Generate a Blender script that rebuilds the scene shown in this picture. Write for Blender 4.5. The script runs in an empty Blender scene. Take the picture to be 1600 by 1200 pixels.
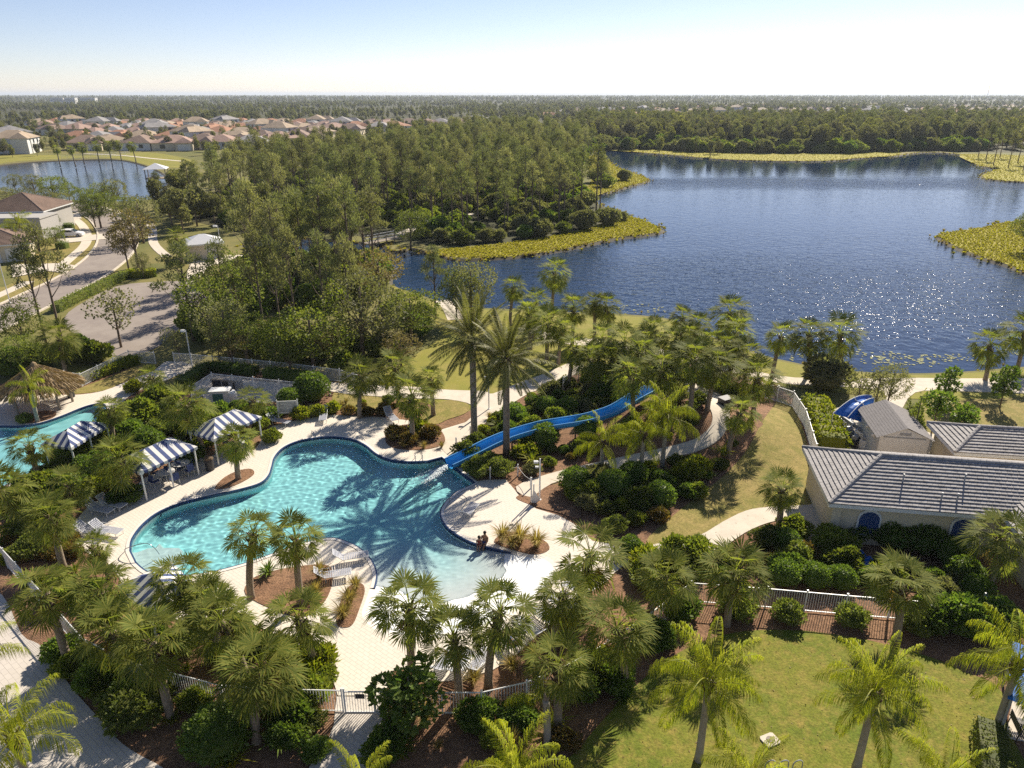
import bpy, math, random
import numpy as np
from mathutils import Vector, Matrix, geometry
random.seed(7); rng = np.random.default_rng(7)
PI = math.pi; R = math.radians
S = bpy.context.scene
COL = S.collection
# ------------------------------------------------------------------ camera, sky, sun, exposure
CAM_H, PITCH, FPX = 26.0, R(22.0), 1121.0          # metres, radians, focal length in photo pixels (1600 wide)
cam = bpy.data.cameras.new('camera'); cam.sensor_width = 36; cam.lens = FPX / 1600 * 36
cam.clip_start = 0.5; cam.clip_end = 80000
camo = bpy.data.objects.new('camera', cam); COL.objects.link(camo)
camo.location = (0, 0, CAM_H); camo.rotation_euler = (PI / 2 - PITCH, 0, 0)
S.camera = camo
SUN_AZ, SUN_EL = R(29), R(35.6)                     # to the right of the view direction, above the horizon
W = bpy.data.worlds.new('World'); S.world = W; W.use_nodes = True
nt = W.node_tree; bg = nt.nodes['Background']
sky = nt.nodes.new('ShaderNodeTexSky'); sky.sky_type = 'NISHITA'; sky.sun_disc = False
sky.sun_elevation = SUN_EL; sky.sun_rotation = SUN_AZ; sky.air_density = 0.7; sky.dust_density = 0.15; sky.ozone_density = 2.0
wb = nt.nodes.new('ShaderNodeMix'); wb.data_type = 'RGBA'; wb.blend_type = 'MULTIPLY'; wb.inputs[0].default_value = 1; wb.inputs[7].default_value = (1.12, .975, .975, 1)   # white balance of the daylight
nt.links.new(sky.outputs[0], wb.inputs[6]); nt.links.new(wb.outputs[2], bg.inputs[0]); bg.inputs[1].default_value = 0.075
sun = bpy.data.lights.new('sun', 'SUN'); sun.energy = 5.0; sun.angle = R(0.53); sun.color = (1, 0.91, 0.77)
sun.cycles.is_caustics_light = True; suno = bpy.data.objects.new('sun', sun); COL.objects.link(suno)
SD = Vector((math.sin(SUN_AZ) * math.cos(SUN_EL), math.cos(SUN_AZ) * math.cos(SUN_EL), math.sin(SUN_EL)))
suno.rotation_euler = SD.to_track_quat('Z', 'Y').to_euler()
vs = S.view_settings; vs.view_transform = 'Standard'; vs.look = 'None'; vs.gamma = 1; vs.use_curve_mapping = False
vs.exposure = 0.74
cy = S.cycles
cy.max_bounces = 6; cy.diffuse_bounces = 2; cy.glossy_bounces = 3; cy.transmission_bounces = 4; cy.volume_bounces = 0
cy.transparent_max_bounces = 8; cy.caustics_reflective = False; cy.caustics_refractive = True
cy.use_denoising = False; cy.use_adaptive_sampling = True; cy.adaptive_threshold = 0.006; cy.sample_clamp_direct = 12.0; cy.sample_clamp_indirect = 4.0

# ------------------------------------------------------------------ photo pixel -> place
_c, _s = math.cos(PITCH), math.sin(PITCH)
def C(u, v, h=0.0):
    """point at height h that the photo shows at pixel (u, v)"""
    x = (u - 800) / FPX; y = (600 - v) / FPX
    t = (CAM_H - h) / (_s - y * _c)
    return Vector((x * t, (_c + y * _s) * t, h))
MC = C(1070, 628, 2.6)
def hz(x, y):
    """height of the ground: flat but for the slide's mound"""
    d2 = (x - MC.x) ** 2 / 6.5 ** 2 + (y - MC.y) ** 2 / 5.2 ** 2
    return 2.7 * math.exp(-d2 * 0.9) if d2 < 7 else 0.0
def G(u, v):
    h = 0.0
    for _ in range(24):
        p = C(u, v, h); h = 0.5 * h + 0.5 * hz(p.x, p.y)
    return C(u, v, h)
def GX(pts): return [tuple(G(u, v)[:2]) for u, v in pts]
def under(u, v, h):
    """ground below the point at height h above ground seen at (u, v)"""
    g = 0.0
    for _ in range(20):
        p = C(u, v, h + g); g = 0.5 * g + 0.5 * hz(p.x, p.y)
    return Vector((p.x, p.y, g))
def smooth(pts, n=5, closed=True):
    out = []; m = len(pts)
    rngs = range(m) if closed else range(m - 1)
    for i in rngs:
        if closed: p0, p1, p2, p3 = (Vector(pts[(i + k) % m]) for k in (-1, 0, 1, 2))
        else: p0, p1, p2, p3 = (Vector(pts[min(max(i + k, 0), m - 1)]) for k in (-1, 0, 1, 2))
        for j in range(n):
            t = j / n
            q = 0.5 * ((2 * p1) + (p2 - p0) * t + (2 * p0 - 5 * p1 + 4 * p2 - p3) * t * t + (3 * p1 - p0 - 3 * p2 + p3) * t ** 3)
            out.append(tuple(q))
    if not closed: out.append(tuple(pts[-1]))
    return out
def inside(poly, xs, ys):
    xs = np.asarray(xs, float); ys = np.asarray(ys, float); r = np.zeros(xs.shape, bool)
    P = np.asarray(poly, float); n = len(P); j = n - 1
    for i in range(n):
        xi, yi = P[i]; xj, yj = P[j]
        if yi != yj:
            c = ((yi > ys) != (yj > ys)) & (xs < (xj - xi) * (ys - yi) / (yj - yi) + xi)
            r ^= c
        j = i
    return r
def edge_dist(poly, xs, ys):
    xs = np.asarray(xs, float); ys = np.asarray(ys, float); d = np.full(xs.shape, 1e9)
    n = len(poly)
    for i in range(n):
        ax, ay = poly[i]; bx, by = poly[(i + 1) % n]
        dx, dy = bx - ax, by - ay; L = dx * dx + dy * dy
        if L < 1e-12: continue
        t = np.clip(((xs - ax) * dx + (ys - ay) * dy) / L, 0, 1)
        d = np.minimum(d, np.hypot(xs - ax - t * dx, ys - ay - t * dy))
    return d
# ------------------------------------------------------------------ object helpers
def tag(o, label, cat, group=None, kind=None):
    o['label'] = label
    if cat: o['category'] = cat
    if group: o['group'] = group
    if kind: o['kind'] = kind
    return o
def thing(name, label, cat, loc=(0, 0, 0), rz=0.0, group=None, scale=1.0):
    o = bpy.data.objects.new(name, None); COL.objects.link(o)
    o.location = loc; o.rotation_euler = (0, 0, rz); o.scale = (scale,) * 3; o.empty_display_size = 0.2
    return tag(o, label, cat, group)
def place(name, mesh, parent=None, loc=(0, 0, 0), rot=(0, 0, 0), scale=1.0, label=None):
    o = bpy.data.objects.new(name, mesh); COL.objects.link(o)
    o.location = loc; o.rotation_euler = rot; o.scale = (scale,) * 3 if not isinstance(scale, tuple) else scale
    if parent is not None: o.parent = parent
    if label: o['label'] = label
    return o
def copy_tree(o, parent=None):
    c = o.copy(); COL.objects.link(c)
    if parent is not None: c.parent = parent
    for ch in list(o.children): copy_tree(ch, c)
    return c
class MB:
    def __init__(s): s.v = []; s.f = []; s.m = []
    def add(s, vs, fs, mi=0):
        b = len(s.v); s.v += [tuple(p) for p in vs]
        for f in fs: s.f.append(tuple(b + i for i in f)); s.m.append(mi)
        return s
    def box(s, c, d, rz=0.0, mi=0, M=None):
        x, y, z = (k / 2 for k in d); vs = []
        for sx, sy, sz in ((-1, -1, -1), (1, -1, -1), (1, 1, -1), (-1, 1, -1), (-1, -1, 1), (1, -1, 1), (1, 1, 1), (-1, 1, 1)):
            p = Vector((sx * x, sy * y, sz * z))
            if M is not None: p = M @ p
            elif rz: p = Matrix.Rotation(rz, 3, 'Z') @ p
            vs.append(p + Vector(c))
        return s.add(vs, [(0, 3, 2, 1), (4, 5, 6, 7), (0, 1, 5, 4), (1, 2, 6, 5), (2, 3, 7, 6), (3, 0, 4, 7)], mi)
    def tube(s, pts, r, n=6, cap=True, mi=0):
        pts = [Vector(p) for p in pts]; rs = r if isinstance(r, (list, tuple)) else [r] * len(pts)
        rings = []; up = Vector((0, 0, 1))
        for i, p in enumerate(pts):
            d = (pts[min(i + 1, len(pts) - 1)] - pts[max(i - 1, 0)])
            d = d.normalized() if d.length > 1e-9 else up
            a = d.cross(up) if abs(d.z) < 0.95 else d.cross(Vector((0, 1, 0)))
            a.normalize(); b = d.cross(a)
            rings.append([p + a * math.cos(2 * PI * k / n) * rs[i] + b * math.sin(2 * PI * k / n) * rs[i] for k in range(n)])
        vs = [q for rg in rings for q in rg]; fs = []
        for i in range(len(pts) - 1):
            for k in range(n): fs.append((i * n + k, i * n + (k + 1) % n, (i + 1) * n + (k + 1) % n, (i + 1) * n + k))
        if cap: fs.append(tuple(range(n))[::-1]); fs.append(tuple(range((len(pts) - 1) * n, len(pts) * n)))
        return s.add(vs, fs, mi)
    def prism(s, poly, z0, z1, mi=0):
        n = len(poly); vs = [(x, y, z0) for x, y in poly] + [(x, y, z1) for x, y in poly]
        fs = [tuple(range(n))[::-1], tuple(range(n, 2 * n))] + [(i, (i + 1) % n, n + (i + 1) % n, n + i) for i in range(n)]
        return s.add(vs, fs, mi)
    def ball(s, c, r, n=8, m=6, mi=0):
        rx, ry, rz = r if isinstance(r, tuple) else (r, r, r); vs = [(c[0], c[1], c[2] - rz)]
        for j in range(1, m):
            a = -PI / 2 + PI * j / m
            for k in range(n): vs.append((c[0] + rx * math.cos(a) * math.cos(2 * PI * k / n), c[1] + ry * math.cos(a) * math.sin(2 * PI * k / n), c[2] + rz * math.sin(a)))
        vs.append((c[0], c[1], c[2] + rz)); L = len(vs) - 1; fs = []
        for k in range(n):
            fs.append((0, 1 + (k + 1) % n, 1 + k)); fs.append((L, L - n + k, L - n + (k + 1) % n))
            for j in range(m - 2): fs.append((1 + j * n + k, 1 + j * n + (k + 1) % n, 1 + (j + 1) * n + (k + 1) % n, 1 + (j + 1) * n + k))
        return s.add(vs, fs, mi)
    def mesh(s, name, mats, smooth=False):
        me = bpy.data.meshes.new(name); me.from_pydata(s.v, [], s.f)
        for m in (mats if isinstance(mats, (list, tuple)) else [mats]): me.materials.append(m)
        if any(s.m): me.polygons.foreach_set('material_index', s.m)
        if smooth: me.polygons.foreach_set('use_smooth', [True] * len(s.f))
        me.update(); return me
    def build(s, name, mats, parent=None, loc=(0, 0, 0), rot=(0, 0, 0), smooth=False):
        return place(name, s.mesh(name, mats, smooth), parent, loc, rot)
def mesh_np(name, V, F, mat, smooth=False):
    V = np.asarray(V, np.float32); F = np.asarray(F, np.int32); k = F.shape[1]; n = len(F)
    me = bpy.data.meshes.new(name); me.vertices.add(len(V)); me.vertices.foreach_set('co', V.ravel())
    me.loops.add(n * k); me.loops.foreach_set('vertex_index', F.ravel())
    me.polygons.add(n); me.polygons.foreach_set('loop_start', np.arange(0, n * k, k, dtype=np.int32))
    me.polygons.foreach_set('loop_total', np.full(n, k, np.int32))
    if smooth: me.polygons.foreach_set('use_smooth', np.ones(n, bool))
    if mat: me.materials.append(mat)
    me.update(calc_edges=True); return me
def sheet(name, mat, poly, holes=(), z=0.0, grid=0.0, skirt=0.0, hfun=None, parent=None, kind='structure', label=None):
    """flat (or draped) surface bounded by poly, with holes, triangulated"""
    vs = []; es = []
    for lp in [poly] + list(holes):
        b = len(vs); vs += [Vector(p[:2]) for p in lp]; es += [(b + i, b + (i + 1) % len(lp)) for i in range(len(lp))]
    nb = len(vs)
    if grid:
        P = np.array(poly); x0, y0 = P.min(0); x1, y1 = P.max(0)
        if hfun is hz: x0 = max(x0, MC.x - 19); x1 = min(x1, MC.x + 19); y0 = max(y0, MC.y - 15); y1 = min(y1, MC.y + 15)
        gx, gy = np.meshgrid(np.arange(x0, x1, grid), np.arange(y0, y1, grid)); gx = gx.ravel(); gy = gy.ravel()
        gx = gx + rng.uniform(-.2, .2, gx.shape) * grid; gy = gy + rng.uniform(-.2, .2, gy.shape) * grid
        k = inside(poly, gx, gy) & (edge_dist(poly, gx, gy) > grid * .35)
        for h in holes: k &= ~inside(h, gx, gy)
        if hfun is hz: k &= ((gx - MC.x) ** 2 / 42 + (gy - MC.y) ** 2 / 27) < 8
        vs += [Vector(p) for p in zip(gx[k].tolist(), gy[k].tolist())]
    ov, oe, of, *_ = geometry.delaunay_2d_cdt(vs, es, [], 0, 1e-5)
    cx = np.array([sum(ov[i].x for i in f) / len(f) for f in of]); cyy = np.array([sum(ov[i].y for i in f) / len(f) for f in of])
    k = inside(poly, cx, cyy)
    for h in holes: k &= ~inside(h, cx, cyy)
    F = [f for f, q in zip(of, k) if q]
    F = [f if (ov[f[1]] - ov[f[0]]).cross(ov[f[2]] - ov[f[0]]) > 0 else f[::-1] for f in F]
    hf = hfun or (lambda x, y: 0.0)
    V = [(p.x, p.y, hf(p.x, p.y) + z) for p in ov]
    mb = MB(); mb.v = V; mb.f = [tuple(f) for f in F]; mb.m = [0] * len(F)
    if skirt:
        for lp in [poly] + list(holes):
            n = len(lp); b = len(mb.v)
            mb.v += [(x, y, hf(x, y) + z) for x, y in lp] + [(x, y, hf(x, y) + z - skirt) for x, y in lp]
            for i in range(n): mb.f.append((b + i, b + (i + 1) % n, b + n + (i + 1) % n, b + n + i)); mb.m.append(0)
    o = mb.build(name, mat, parent)
    if kind: o['kind'] = kind
    if label: o['label'] = label
    return o
def offset(poly, d):
    """move a closed outline outwards by d (negative: inwards)"""
    n = len(poly); A = sum(poly[i][0] * poly[(i + 1) % n][1] - poly[(i + 1) % n][0] * poly[i][1] for i in range(n))
    sg = 1 if A > 0 else -1; out = []
    for i in range(n):
        a, b, c = Vector(poly[i - 1]), Vector(poly[i]), Vector(poly[(i + 1) % n])
        t = (c - a); t = t.normalized() if t.length > 1e-9 else Vector((1, 0))
        out.append((b.x + t.y * d * sg, b.y - t.x * d * sg))
    return out
def band(poly, d0, d1, z0, z1):
    """closed strip between two offsets of an outline"""
    a = offset(poly, d0); b = offset(poly, d1); n = len(poly); mb = MB()
    vs = [(x, y, z0) for x, y in a] + [(x, y, z1) for x, y in b]
    return mb.add(vs, [(i, (i + 1) % n, n + (i + 1) % n, n + i) for i in range(n)])
# ------------------------------------------------------------------ materials
MATS = {}
def new_mat(name):
    m = bpy.data.materials.new(name); m.use_nodes = True; t = m.node_tree
    return m, t, t.nodes['Principled BSDF'], lambda k, **kw: _node(t, k, **kw)
def _node(t, k, **kw):
    n = t.nodes.new('ShaderNode' + k)
    for a, b in kw.items():
        if a.startswith('i_'): n.inputs[a[2:]].default_value = b
        else: setattr(n, a, b)
    return n
def c4(c): return (c[0], c[1], c[2], 1)
def mix_rgb(t, fac, a, b, mode='MIX'):
    n = t.nodes.new('ShaderNodeMix'); n.data_type = 'RGBA'; n.blend_type = mode
    for sock, val in ((n.inputs[0], fac), (n.inputs[6], a), (n.inputs[7], b)):
        if hasattr(val, 'is_linked') or hasattr(val, 'links'): t.links.new(val, sock)
        elif isinstance(val, tuple): sock.default_value = c4(val)
        else: sock.default_value = val
    return n.outputs[2]
def ramp(t, src, a, b):
    n = _node(t, 'MapRange'); t.links.new(src, n.inputs[0]); n.inputs[1].default_value = a; n.inputs[2].default_value = b
    return n.outputs[0]
def noise(t, scale, detail=4, rough=.55, vec=None, dim='3D'):
    n = _node(t, 'TexNoise'); n.inputs['Scale'].default_value = scale; n.inputs['Detail'].default_value = detail; n.inputs['Roughness'].default_value = rough
    if vec is None:
        tc = _node(t, 'TexCoord'); vec = tc.outputs['Object']
    t.links.new(vec, n.inputs['Vector']); return n.outputs[0]
def bump(t, bsdf, src, strength, dist):
    b = _node(t, 'Bump'); b.inputs['Strength'].default_value = strength; b.inputs['Distance'].default_value = dist
    t.links.new(src, b.inputs['Height']); t.links.new(b.outputs[0], bsdf.inputs['Normal']); return b
def mat_plain(name, c, rough=.6, metal=0.0, var=.12, scale=3.0, bmp=0.0, spec=.4):
    m, t, p, N = new_mat(name)
    f = ramp(t, noise(t, scale, 5), .3, .7)
    col = mix_rgb(t, f, tuple(x * (1 - var) for x in c), tuple(min(1, x * (1 + var)) for x in c))
    oi = _node(t, 'ObjectInfo'); r = ramp(t, oi.outputs['Random'], 0, 1)
    t.links.new(col, p.inputs['Base Color']); p.inputs['Roughness'].default_value = rough; p.inputs['Metallic'].default_value = metal
    p.inputs['Specular IOR Level'].default_value = spec
    if bmp: bump(t, p, noise(t, scale * 6, 3), .5, bmp)
    MATS[name] = m; return m
def mat_ground(name, c1, c2, c3, s1, s2, fine=30.0, rough=.9, bmp=.03, fmix=.35, contrast=(.35, .65)):
    """three-tone ground cover: big patches of c1/c2, smaller ones of c3, fine grain"""
    m, t, p, N = new_mat(name)
    a = ramp(t, noise(t, s1, 5, .6), *contrast); col = mix_rgb(t, a, c1, c2)
    b = ramp(t, noise(t, s2, 6, .65), .45, .72); col = mix_rgb(t, b, col, c3)
    g = noise(t, fine, 6, .75); gg = ramp(t, g, .25, .75)
    dark = mix_rgb(t, gg, (1 - fmix,) * 3, (1 + fmix,) * 3); col = mix_rgb(t, 1.0, col, dark, 'MULTIPLY')
    t.links.new(col, p.inputs['Base Color']); p.inputs['Roughness'].default_value = rough; p.inputs['Specular IOR Level'].default_value = .15
    if bmp: bump(t, p, g, .8, bmp)
    MATS[name] = m; return m
def mat_leaf(name, c1, c2, trans=.38, rough=.5, spread=.35, spec=.35):
    m, t, p, N = new_mat(name)
    geo = _node(t, 'NewGeometry'); oi = _node(t, 'ObjectInfo')
    col = mix_rgb(t, geo.outputs['Random Per Island'], c1, c2)
    v = _node(t, 'MapRange'); t.links.new(oi.outputs['Random'], v.inputs[0]); v.inputs[3].default_value = 1 - spread; v.inputs[4].default_value = 1 + spread
    col = mix_rgb(t, 1.0, col, v.outputs[0], 'MULTIPLY')
    t.links.new(col, p.inputs['Base Color']); p.inputs['Roughness'].default_value = rough; p.inputs['Specular IOR Level'].default_value = spec
    tr = _node(t, 'BsdfTranslucent'); tc = mix_rgb(t, 1.0, col, (1.5, 1.6, .7), 'MULTIPLY'); t.links.new(tc, tr.inputs[0])
    mx = _node(t, 'MixShader'); mx.inputs[0].default_value = trans
    t.links.new(p.outputs[0], mx.inputs[1]); t.links.new(tr.outputs[0], mx.inputs[2])
    t.links.new(mx.outputs[0], t.nodes['Material Output'].inputs[0])
    MATS[name] = m; return m
def mat_water(name, deep, rough, scale, strength, calm=None):
    m, t, p, N = new_mat(name)
    p.inputs['Base Color'].default_value = c4(deep); p.inputs['Roughness'].default_value = rough; p.inputs['IOR'].default_value = 1.333
    p.inputs['Specular IOR Level'].default_value = .5
    n1 = noise(t, scale, 3, .55); n2 = noise(t, scale * .23, 2, .5)
    ad = _node(t, 'Math', operation='MULTIPLY_ADD'); t.links.new(n2, ad.inputs[0]); ad.inputs[1].default_value = .45; t.links.new(n1, ad.inputs[2])
    b = bump(t, p, ad.outputs[0], 1.0, strength)
    if calm:                                          # wind: gust bands across the lake, slicker under the shores, broken up by noise
        tc = _node(t, 'TexCoord'); sp = _node(t, 'SeparateXYZ'); t.links.new(tc.outputs['Object'], sp.inputs[0])
        wob = _node(t, 'Math', operation='MULTIPLY_ADD'); t.links.new(noise(t, calm, 3, .5), wob.inputs[0]); wob.inputs[1].default_value = 36; t.links.new(sp.outputs['Y'], wob.inputs[2])
        yy = ramp(t, wob.outputs[0], 18, 418); cr = _node(t, 'ValToRGB'); t.links.new(yy, cr.inputs[0]); el = cr.color_ramp.elements
        st = [(66, .22), (78, .85), (90, 1), (112, .9), (130, .42), (165, .26), (218, .24), (232, .8), (242, .8), (256, .14), (330, .08)]
        el[0].position = st[0][0] / 400; el[0].color = (st[0][1],) * 3 + (1,); el[1].position = st[-1][0] / 400; el[1].color = (st[-1][1],) * 3 + (1,)
        for y, k in st[1:-1]: e = el.new(y / 400); e.color = (k, k, k, 1)
        t.links.new(cr.outputs[0], b.inputs['Strength'])
    MATS[name] = m; return m
# ================================================================== materials
M_ground = mat_ground('ground_mix', (.15, .15, .042), (.24, .20, .07), (.11, .125, .036), .03, .15, 6, bmp=.0, fmix=.3)
M_lawn = mat_ground('lawn_green', (.125, .16, .02), (.20, .195, .03), (.28, .22, .055), .28, 1.6, 9, bmp=.05, fmix=.6)
M_dry = mat_ground('lawn_dry', (.27, .215, .07), (.20, .185, .045), (.36, .27, .10), .3, 1.3, 9, bmp=.05, fmix=.6)
M_lake_lawn = mat_ground('lawn_lakeside', (.27, .245, .045), (.20, .205, .035), (.30, .25, .07), .12, .5, 14, bmp=.03, fmix=.35)
M_mulch = mat_ground('mulch', (.23, .125, .072), (.31, .18, .105), (.15, .09, .055), .5, 2.4, 10, bmp=.09, fmix=.85)
M_marsh = mat_ground('marsh', (.30, .28, .025), (.37, .32, .035), (.24, .20, .04), .10, .35, 3, bmp=.1, fmix=.5)
M_pond_mud = mat_plain('mud', (.06, .05, .03), .9, scale=1)
M_asphalt = mat_ground('asphalt', (.29, .245, .21), (.33, .285, .245), (.25, .21, .185), .08, .4, 20, bmp=.004, fmix=.12)
M_conc = mat_ground('concrete', (.62, .55, .45), (.68, .60, .49), (.55, .48, .39), .2, 1.2, 12, bmp=.003, fmix=.08)
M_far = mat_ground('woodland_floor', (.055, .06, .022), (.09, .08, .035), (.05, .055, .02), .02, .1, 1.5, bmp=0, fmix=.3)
def mat_pavers(name, c, w=.42, h=.21, joint=.5):
    m, t, p, N = new_mat(name)
    tc = _node(t, 'TexCoord'); mp = _node(t, 'Mapping'); mp.inputs['Rotation'].default_value = (0, 0, R(38)); t.links.new(tc.outputs['Object'], mp.inputs[0])
    b = _node(t, 'TexBrick'); b.inputs['Scale'].default_value = 1; b.inputs['Brick Width'].default_value = w; b.inputs['Row Height'].default_value = h
    b.inputs['Mortar Size'].default_value = .008; b.inputs['Mortar Smooth'].default_value = .3
    b.inputs['Color1'].default_value = c4(c); b.inputs['Color2'].default_value = c4(tuple(x * .93 for x in c)); b.inputs['Mortar'].default_value = c4(tuple(x * joint for x in c))
    t.links.new(mp.outputs[0], b.inputs[0])
    st = ramp(t, noise(t, .35, 6, .65), .35, .75); col = mix_rgb(t, st, b.outputs[0], tuple(x * .87 for x in c)); col = mix_rgb(t, .6, b.outputs[0], col)
    t.links.new(col, p.inputs['Base Color']); p.inputs['Roughness'].default_value = .75; p.inputs['Specular IOR Level'].default_value = .25
    inv = _node(t, 'Math', operation='SUBTRACT'); inv.inputs[0].default_value = 1; t.links.new(b.outputs['Fac'], inv.inputs[1]); bump(t, p, inv.outputs[0], .6, .006)
    MATS[name] = m; return m
M_deck = mat_pavers('deck_pavers', (.74, .665, .56))
M_walk = mat_pavers('walk_pavers', (.62, .56, .49), .5, .25)
M_coping = mat_plain('coping', (.78, .72, .64), .5, var=.05, scale=2)
M_tile = mat_plain('waterline_tile', (.03, .06, .14), .25, var=.4, scale=9)
M_plaster = mat_plain('pool_plaster', (.74, .88, .88), .7, var=.05, scale=.8)
M_beach = mat_plain('beach_plaster', (.74, .72, .64), .7, var=.05, scale=.8)
M_lake = mat_water('lake_water', (.007, .027, .070), .045, .8, .27, calm=.02)
M_pond = mat_water('pond_water', (.006, .016, .035), .03, .9, .07)
def mat_poolwater():
    m, t, p, N = new_mat('pool_water'); p.inputs['Base Color'].default_value = (.90, .99, 1, 1); p.inputs['Transmission Weight'].default_value = 1; p.inputs['Roughness'].default_value = 0; p.inputs['IOR'].default_value = 1.333
    MATS['pool_water'] = m; return m
M_pool = mat_poolwater()
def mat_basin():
    """pool finish: sand-white plaster, water absorption painted in as aqua towards the deep end"""
    m, t, p, N = new_mat('pool_absorption_tint'); tc = _node(t, 'TexCoord'); sp = _node(t, 'SeparateXYZ'); t.links.new(tc.outputs['Object'], sp.inputs[0])
    f = _node(t, 'MapRange'); t.links.new(sp.outputs['Z'], f.inputs[0]); f.inputs[1].default_value = -.10; f.inputs[2].default_value = -.75  # depth blend: light absorbed by the water, put into the floor colour
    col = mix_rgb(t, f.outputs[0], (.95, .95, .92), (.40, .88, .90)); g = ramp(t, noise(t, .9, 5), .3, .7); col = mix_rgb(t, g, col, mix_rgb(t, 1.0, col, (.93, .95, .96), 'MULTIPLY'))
    t.links.new(col, p.inputs['Base Color']); p.inputs['Roughness'].default_value = .8; p.inputs['Specular IOR Level'].default_value = .2; MATS['pool_absorption_tint'] = m; return m
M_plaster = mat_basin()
M_white = mat_plain('white_metal', (.74, .74, .72), .4, var=.04)
M_steel = mat_plain('steel_rail', (.35, .37, .4), .25, metal=.8, var=.05)
M_black = mat_plain('dark_plastic', (.03, .03, .035), .5)
M_grey = mat_plain('grey_metal', (.32, .33, .34), .45, var=.1)
M_cream = mat_plain('cream_stucco', (.66, .57, .42), .85, var=.06, scale=1.2)
M_whitewall = mat_plain('white_siding', (.66, .65, .62), .7, var=.05)
M_bark = mat_plain('bark', (.17, .125, .09), .9, var=.35, scale=7, bmp=.02)
M_palmbark = mat_plain('palm_bark', (.27, .21, .15), .9, var=.3, scale=9, bmp=.02)
M_boots = mat_plain('palm_boots', (.15, .10, .06), .9, var=.4, scale=12, bmp=.03)
M_dateb = mat_plain('date_bark', (.22, .18, .14), .9, var=.4, scale=10, bmp=.04)
M_qbark = mat_plain('queen_bark', (.33, .29, .23), .9, var=.2, scale=5, bmp=.01)
L_sabal = mat_leaf('sabal_leaf', (.11, .148, .03), (.25, .245, .055), .46, .65, .22, .08)
L_dead = mat_leaf('dead_leaf', (.25, .17, .08), (.33, .24, .12), .25, .7, .2)
L_queen = mat_leaf('queen_leaf', (.19, .23, .022), (.36, .345, .03), .48, .55, .2, .2)
L_date = mat_leaf('date_leaf', (.13, .14, .045), (.22, .20, .075), .35, .55, .1, .2)
L_pine = mat_leaf('pine_leaf', (.165, .165, .085), (.28, .265, .145), .36, .7, .3, .15)
L_pine2 = mat_leaf('pine_dark_leaf', (.115, .13, .06), (.21, .215, .105), .34, .7, .3, .15)
L_oak = mat_leaf('oak_leaf', (.11, .145, .035), (.20, .215, .055), .38, .6, .3, .2)
L_oakg = mat_leaf('oak_grey_leaf', (.15, .155, .075), (.23, .22, .115), .36, .65, .25, .2)
L_lime = mat_leaf('lime_leaf', (.13, .175, .03), (.23, .24, .045), .4, .55, .25, .2)
L_brown = mat_leaf('russet_leaf', (.16, .13, .06), (.23, .18, .09), .3, .7, .25, .15)
L_shrub = mat_leaf('shrub_leaf', (.085, .15, .027), (.17, .22, .045), .4, .5, .2, .25)
L_bright = mat_leaf('bright_leaf', (.15, .20, .02), (.30, .29, .035), .4, .65, .2, .1)
L_croton = mat_leaf('croton_leaf', (.12, .11, .03), (.22, .13, .04), .3, .45, .3)
L_grass = mat_leaf('tuft_leaf', (.40, .29, .12), (.26, .215, .08), .4, .6, .25)
L_marsh = mat_leaf('marsh_leaf', (.34, .32, .03), (.46, .40, .05), .45, .8, .25, .1)
L_wood = mat_leaf('woodland_leaf', (.14, .145, .07), (.235, .22, .11), .34, .7, .3, .15)
L_wood2 = mat_leaf('woodland_grey_leaf', (.13, .125, .075), (.20, .18, .11), .3, .7, .3, .15)
L_wood3 = mat_leaf('woodland_light_leaf', (.16, .17, .05), (.25, .235, .07), .35, .7, .3, .15)
M_thatch = mat_plain('thatch', (.31, .22, .12), .95, var=.45, scale=14, bmp=.05)
M_blue = mat_plain('slide_blue', (.05, .36, .74), .22, var=.06, scale=.8, spec=.6)
M_tarp = mat_plain('blue_tarp', (.012, .13, .48), .45, var=.15, scale=1)
M_navy = mat_plain('canvas_navy', (.055, .08, .20), .8, var=.15)
M_canvas = mat_plain('canvas_white', (.70, .68, .64), .8, var=.05)
M_rtile = mat_plain('grey_roof_tile', (.34, .32, .305), .85, var=.22, scale=2.5)
M_shingle = mat_plain('shingle', (.20, .185, .18), .9, var=.25, scale=6, bmp=.01)
M_terra = [mat_plain('roof_terracotta', (.40, .20, .115), .85, var=.2, scale=.4), mat_plain('roof_rose', (.36, .235, .18), .85, var=.2, scale=.4),
           mat_plain('roof_tan', (.37, .28, .19), .85, var=.2, scale=.4), mat_plain('roof_grey', (.27, .255, .245), .85, var=.2, scale=.4), mat_plain('roof_brown', (.24, .165, .125), .85, var=.2, scale=.4)]
M_glass = mat_plain('window_glass', (.03, .04, .05), .1, var=.1)
M_shut = mat_plain('blue_shutter', (.02, .055, .17), .5)
M_wood = mat_plain('weathered_wood', (.30, .25, .19), .85, var=.25, scale=4)
# ================================================================== outlines (photo pixels -> ground)
POOL = smooth(GX([(205, 862), (208, 843), (225, 820), (252, 800), (292, 785), (340, 774), (380, 765), (408, 756), (421, 744), (426, 730), (430, 716), (442, 702), (462, 692), (490, 686),
    (520, 684), (550, 688), (570, 697), (586, 710), (606, 719), (636, 723), (665, 722)]), 4, False)[:-1] + \
    GX([(668, 722), (690, 716), (699, 724), (720, 740), (741, 756)]) + \
    smooth(GX([(728, 762), (713, 769), (700, 780), (690, 792), (687, 803), (690, 815), (700, 828), (717, 840), (735, 849), (762, 857), (790, 864), (820, 871), (852, 876),
    (864, 892), (846, 922), (810, 950), (760, 975), (700, 990), (640, 993), (600, 984), (575, 962), (580, 940), (588, 915), (590, 898), (585, 882), (575, 868), (560, 855), (540, 846), (522, 841),
    (500, 843), (465, 852), (425, 866), (385, 880), (340, 892), (300, 899), (262, 900), (232, 894), (214, 880)]), 4, False)
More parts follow.
